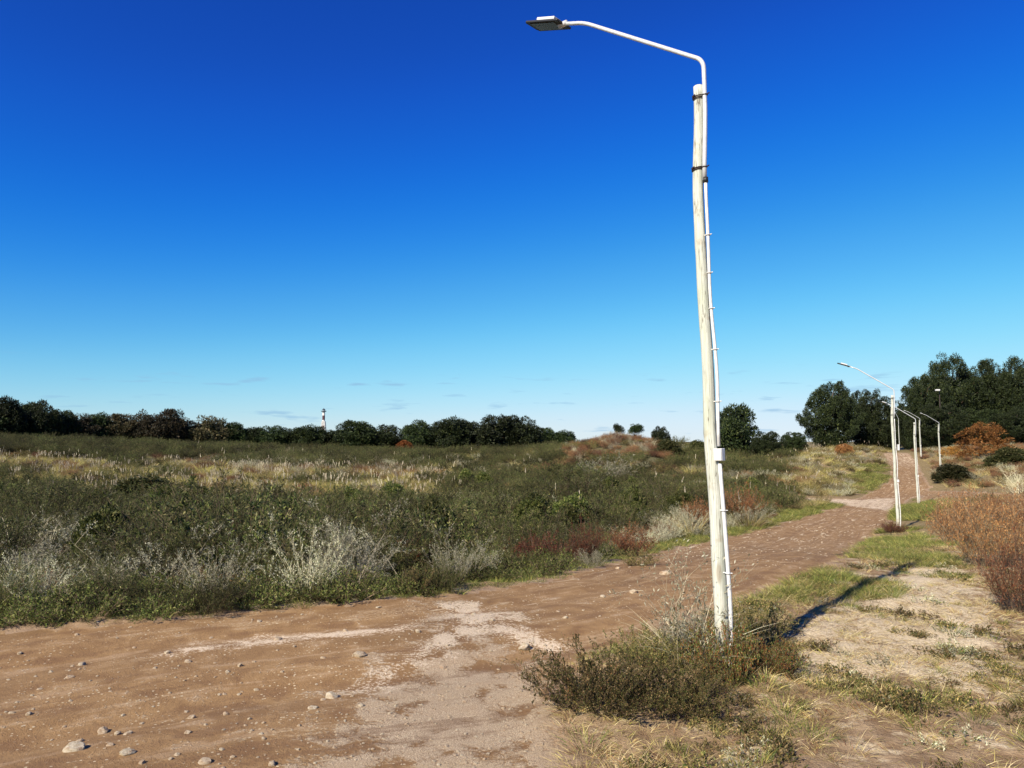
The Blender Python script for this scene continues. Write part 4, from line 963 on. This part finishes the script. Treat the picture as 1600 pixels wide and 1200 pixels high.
    for z in (3.30, 3.0, 2.72, 2.40, 2.0, 1.18, .72):
        c = cpos(z); r_ = .018 if z > 1.6 else .020
        ring = [(c[0] + r_ * math.cos(q), c[1] + r_ * math.sin(q), z) for q in np.linspace(-2.6, 2.6, 14)]
        V, F = tube(ring, .0042, 6); g = Geo(); g.add(V, F, 0)
        V, F = tube([(c[0] - r_ * .7, c[1], z), (cx(z) + rr(z) * .8, c[1], z + .002)], .005, 6); g.add(V, F, 0)
        V, F = tube([(c[0] + r_, c[1], z), (c[0] + r_ + .014, c[1], z + .002)], .0038, 6); g.add(V, F, 0)
        link('clip', g.mesh('clip', [M_pvc]), root)
    return root
def copy_tree(o, parent=None):
    c = o.copy(); col.objects.link(c); c.parent = parent
    if parent is not None: c.matrix_parent_inverse = o.matrix_parent_inverse.copy()
    for ch in list(o.children): copy_tree(ch, c)
    return c
post0 = make_post()
LG = 'lamp posts along the dirt road'
POSTS = [  # px of the foot, distance, turn of the arm (deg towards away), lean, label
    (1133, 5.75, -42, (0, -1.3), 'nearest lamp post, tall pale wooden pole with white conduit and small box, rising from bushes'),
    (1397, 26.4, -20, (0, -.3), 'second lamp post, its arm against the sky and red weeds at its foot'),
    (1430, 42.3, -15, (0, -.3), 'third lamp post, standing on the grass island where the tracks meet'),
    (1467, 76.0, -15, (0, 0), 'fourth lamp post, standing beside the dense dark green bush'),
    (1437.5, 90.0, -20, (0, 0), 'fifth lamp post, on the right edge of the road just below its crest'),
    (1405, 112.0, -100, (0, 0), 'sixth lamp post, at the road crest before the dark pines, carrying a white cabinet'),
    (1637, 78.0, -25, (0, 0), 'lamp post at the right edge of the picture with only its lamp head showing')]
posts = []
for i, (px, d, rz, ln, lab) in enumerate(POSTS):
    r = post0 if i == 0 else copy_tree(post0)
    if i == 0: x, y = march(1124, 1047)
    else: x, y = xz_of(px, d), d
    r.location = (x, y, gz(x, y)); r.rotation_euler = (math.radians(ln[0]), math.radians(ln[1]), math.radians(rz))
    r['label'] = lab; r['category'] = 'lamp post'; r['group'] = LG; posts.append(r)
p6 = posts[5]
bm_obj('cabinet', box((-.02, -.16, .55), (.5, .22, .85), .01), M_pvc, p6)

def tall_light():
    d = 117.0; x = xz_of(1471, d); z0 = gz(x, d); H = at_d(1471, 609, d)[2] - z0
    t = bpy.data.objects.new('street_light', None); col.objects.link(t); t.location = (x, d, z0)
    t['label'] = 'tall slender light with a small white head among the big pines on the right'; t['category'] = 'street light'
    V, F = tube([(0, 0, -.3), (0, 0, H * .5), (0, 0, H * .97)], [.11, .09, .06], 12); link('pole', mesh_np('pole', V, F, [M_strap], smooth_=True), t)
    V, F = tube([(0, 0, H * .965), (-.1, -.1, H * .985), (-.35, -.3, H * .99)], .04, 8); link('arm', mesh_np('arm', V, F, [M_galv], smooth_=True), t)
    bm_obj('lamp_head', box((-.5, -.42, H * .99), (.55, .5, .26), .06), M_pvc, t)
tall_light()

# ------------------------------------------------------------------ stones
def stone_mesh(seed, n=3, flatz=.6, name='stone'):
    import bmesh
    rs = np.random.default_rng(seed); bm = bmesh.new(); bmesh.ops.create_icosphere(bm, subdivisions=n, radius=.5)
    sx = rs.uniform(.8, 1.15); planes = [(unit(rs.normal(size=3)), rs.uniform(.30, .44)) for _ in range(9)]
    for v in bm.verts:
        p = np.array(v.co)
        for nn, dd in planes:
            k = p @ nn
            if k > dd: p = p - nn * (k - dd) * .9
        p = p * (1 + .10 * mnoise.noise(Vector(p * 4 + seed)))
        v.co = Vector((p[0] * sx, p[1], p[2] * flatz))
    me = bpy.data.meshes.new(name); bm.to_mesh(me); bm.free(); me.materials.append(M_stone); return me
def stone_material():
    m = NT('pale_limestone'); tc = m.n('ShaderNodeTexCoord'); oi = m.n('ShaderNodeObjectInfo'); P = tc.outputs['Object']
    c = m.mix(m.rng(m.noise(P, 5, 5), .3, .7), L(.46, .37, .25), L(.78, .70, .54)); c = m.mix(m.math('MULTIPLY', oi.outputs['Random'], .6), c, L(.46, .30, .18)); c = m.mix(m.rng(m.noise(P, 2.2, 4), .52, .66, 0, .7), c, L(.33, .19, .10))
    return m.done(m.bsdf(c, .9, .15, bump=m.noise(P, 18, 5, .7), bstr=.6, bdist=.05))
M_stone = stone_material()
ST_ = [stone_mesh(s, flatz=.5 + .07 * s) for s in range(5)]
STONES = [(116, 1160, 32, 'biggest pale stone on the road, near the bottom left corner'), (125, 1139, 13, None), (162, 1124, 20, 'flat stone behind the biggest stone in the bottom left corner'), (184, 1130, 14, None), (201, 1131, 13, None),
 (172, 1156, 12, None), (199, 1170, 25, 'angular stone right of the biggest stone at the bottom left'), (277, 1172, 11, None), (267, 1179, 10, None), (222, 1185, 9, None), (320, 1183, 20, 'pale stone near the bottom edge, right of the angular one'),
 (294, 1137, 13, None), (322, 1124, 7, None), (353, 1104, 12, None), (300, 1105, 11, None), (286, 1112, 7, None), (412, 1122, 8, None), (408, 1139, 9, None), (412, 1147, 9, None),
 (519, 1075, 20, 'white stone at the left rim of the pale gravel spill'), (505, 1080, 9, None), (489, 1097, 18, 'white stone just left of and before the one at the gravel rim'), (564, 1095, 11, 'small white stone lying on the pale gravel spill'), (45, 1107, 12, None), (19, 1105, 9, None), (62, 1070, 9, None), (294, 1027, 12, None),
 (242, 1037, 9, None), (262, 1012, 12, None), (128, 1026, 15, None), (109, 1051, 13, None), (397, 1028, 7, None), (356, 1044, 8, None), (375, 1035, 10, None), (401, 1064, 8, None), (405, 966, 9, None),
 (153, 973, 7, None), (120, 987, 8, None), (31, 1015, 10, None), (425, 1187, 15, None), (434, 989, 15, None), (692, 1030, 15, 'white stone alone on a brown patch in the middle of the road'), (819, 1004, 21, 'wide white stone on the road left of the leggy bush'),
 (653, 983, 11, None), (505, 1022, 8, None), (592, 945, 9, None), (562, 1019, 22, 'long flat stone along the upper rim of the gravel spill'), (686, 1187, 8, None), (767, 1009, 7, None), (883, 961, 8, None), (872, 951, 8, None),
 (966, 885, 12, 'white stone at the far road edge below the round red-brown shrub'), (942, 927, 11, None), (990, 921, 17, None), (1040, 889, 20, None), (700, 1003, 7, None), (240, 1090, 6, None), (80, 1040, 7, None), (460, 1005, 7, None), (540, 975, 8, None), (620, 965, 7, None), (330, 985, 8, None), (210, 1000, 7, None), (770, 965, 8, None), (740, 950, 8, None)]
def SL(px, py, w):
    sz = 'tiny' if w < 9 else 'small' if w < 13 else 'fist-sized'
    if py < 975: p = 'along the far edge of the road'
    elif px < 240 and py > 1110: p = 'beside the biggest stone at the bottom left'
    elif px < 240: p = 'on the left part of the dirt road'
    elif px < 440 and py > 1095: p = 'on brown dirt left of the gravel spill, near the bottom edge'
    elif px < 560: p = 'on the brown road, middle of its left half'
    elif px < 860: p = 'on the road around the pale gravel spill'
    else: p = 'on the road between the bushes and the far edge'
    return sz + ' pale stone ' + p
for k, (px, py, w, lab) in enumerate(STONES):
    x, y = march(px, py); s = w * y / FPX * 1.05
    o = link('stone', ST_[k % 5], None, (x, y, gz(x, y) + s * RNG.uniform(-.04, .09)), RNG.uniform(0, 6.28), (s, s * RNG.uniform(.7, .95), s * RNG.uniform(.75, 1.1)), label=lab or SL(px, py, w), category='stone', group='pale stones lying on the dirt road')
PEB = [stone_mesh(40 + s, n=1, flatz=.6, name='pebble') for s in range(4)]
P = pick(34000, 3.2, 45, -.4, lambda x, y, px, d, sd: (sd > .05) & (fbm(x * 1.3, y * 1.3, 77, 3) + .1 * RNG.normal(size=len(x)) > .52))
x, y, px, d, sd = P
scatter('gravel', PEB, np.stack([x, y, ground_z(x, y, sd) + .001], -1), RNG.uniform(0, 6.28, (len(x), 3)) * [0.05, .05, 1], (.006 + .034 * RNG.uniform(0, 1, len(x)) ** 5) * (1 + smooth(8, 30, d) * 1.5), 'loose small gravel scattered over the dirt road', 'gravel')
PALE2 = wpoly([(685, 938), (740, 934), (790, 950), (825, 965), (780, 972), (740, 985), (700, 975), (690, 955)])
P = pick(26000, 3.2, 10, -.2, lambda x, y, px, d, sd: (sd > .05) & ((sdist(x, y, PALE2) + (zone2(x * 6, y * 6) - .5) * 1.2 > 0) | (RNG.uniform(size=len(x)) < .28) & (sdist(x, y, PALE) + (zone2(x * 6, y * 6) - .5) * 1.5 > 0)))
x, y, px, d, sd = P
scatter('pale_gravel', PEB, np.stack([x, y, ground_z(x, y, sd) + .002], -1), RNG.uniform(0, 6.28, (len(x), 3)) * [0.05, .05, 1], .008 + .022 * RNG.uniform(0, 1, len(x)) ** 3, 'pale gravel spilled in a patch across the dirt road', 'gravel')
print('SCENE READY', len(bpy.data.objects))
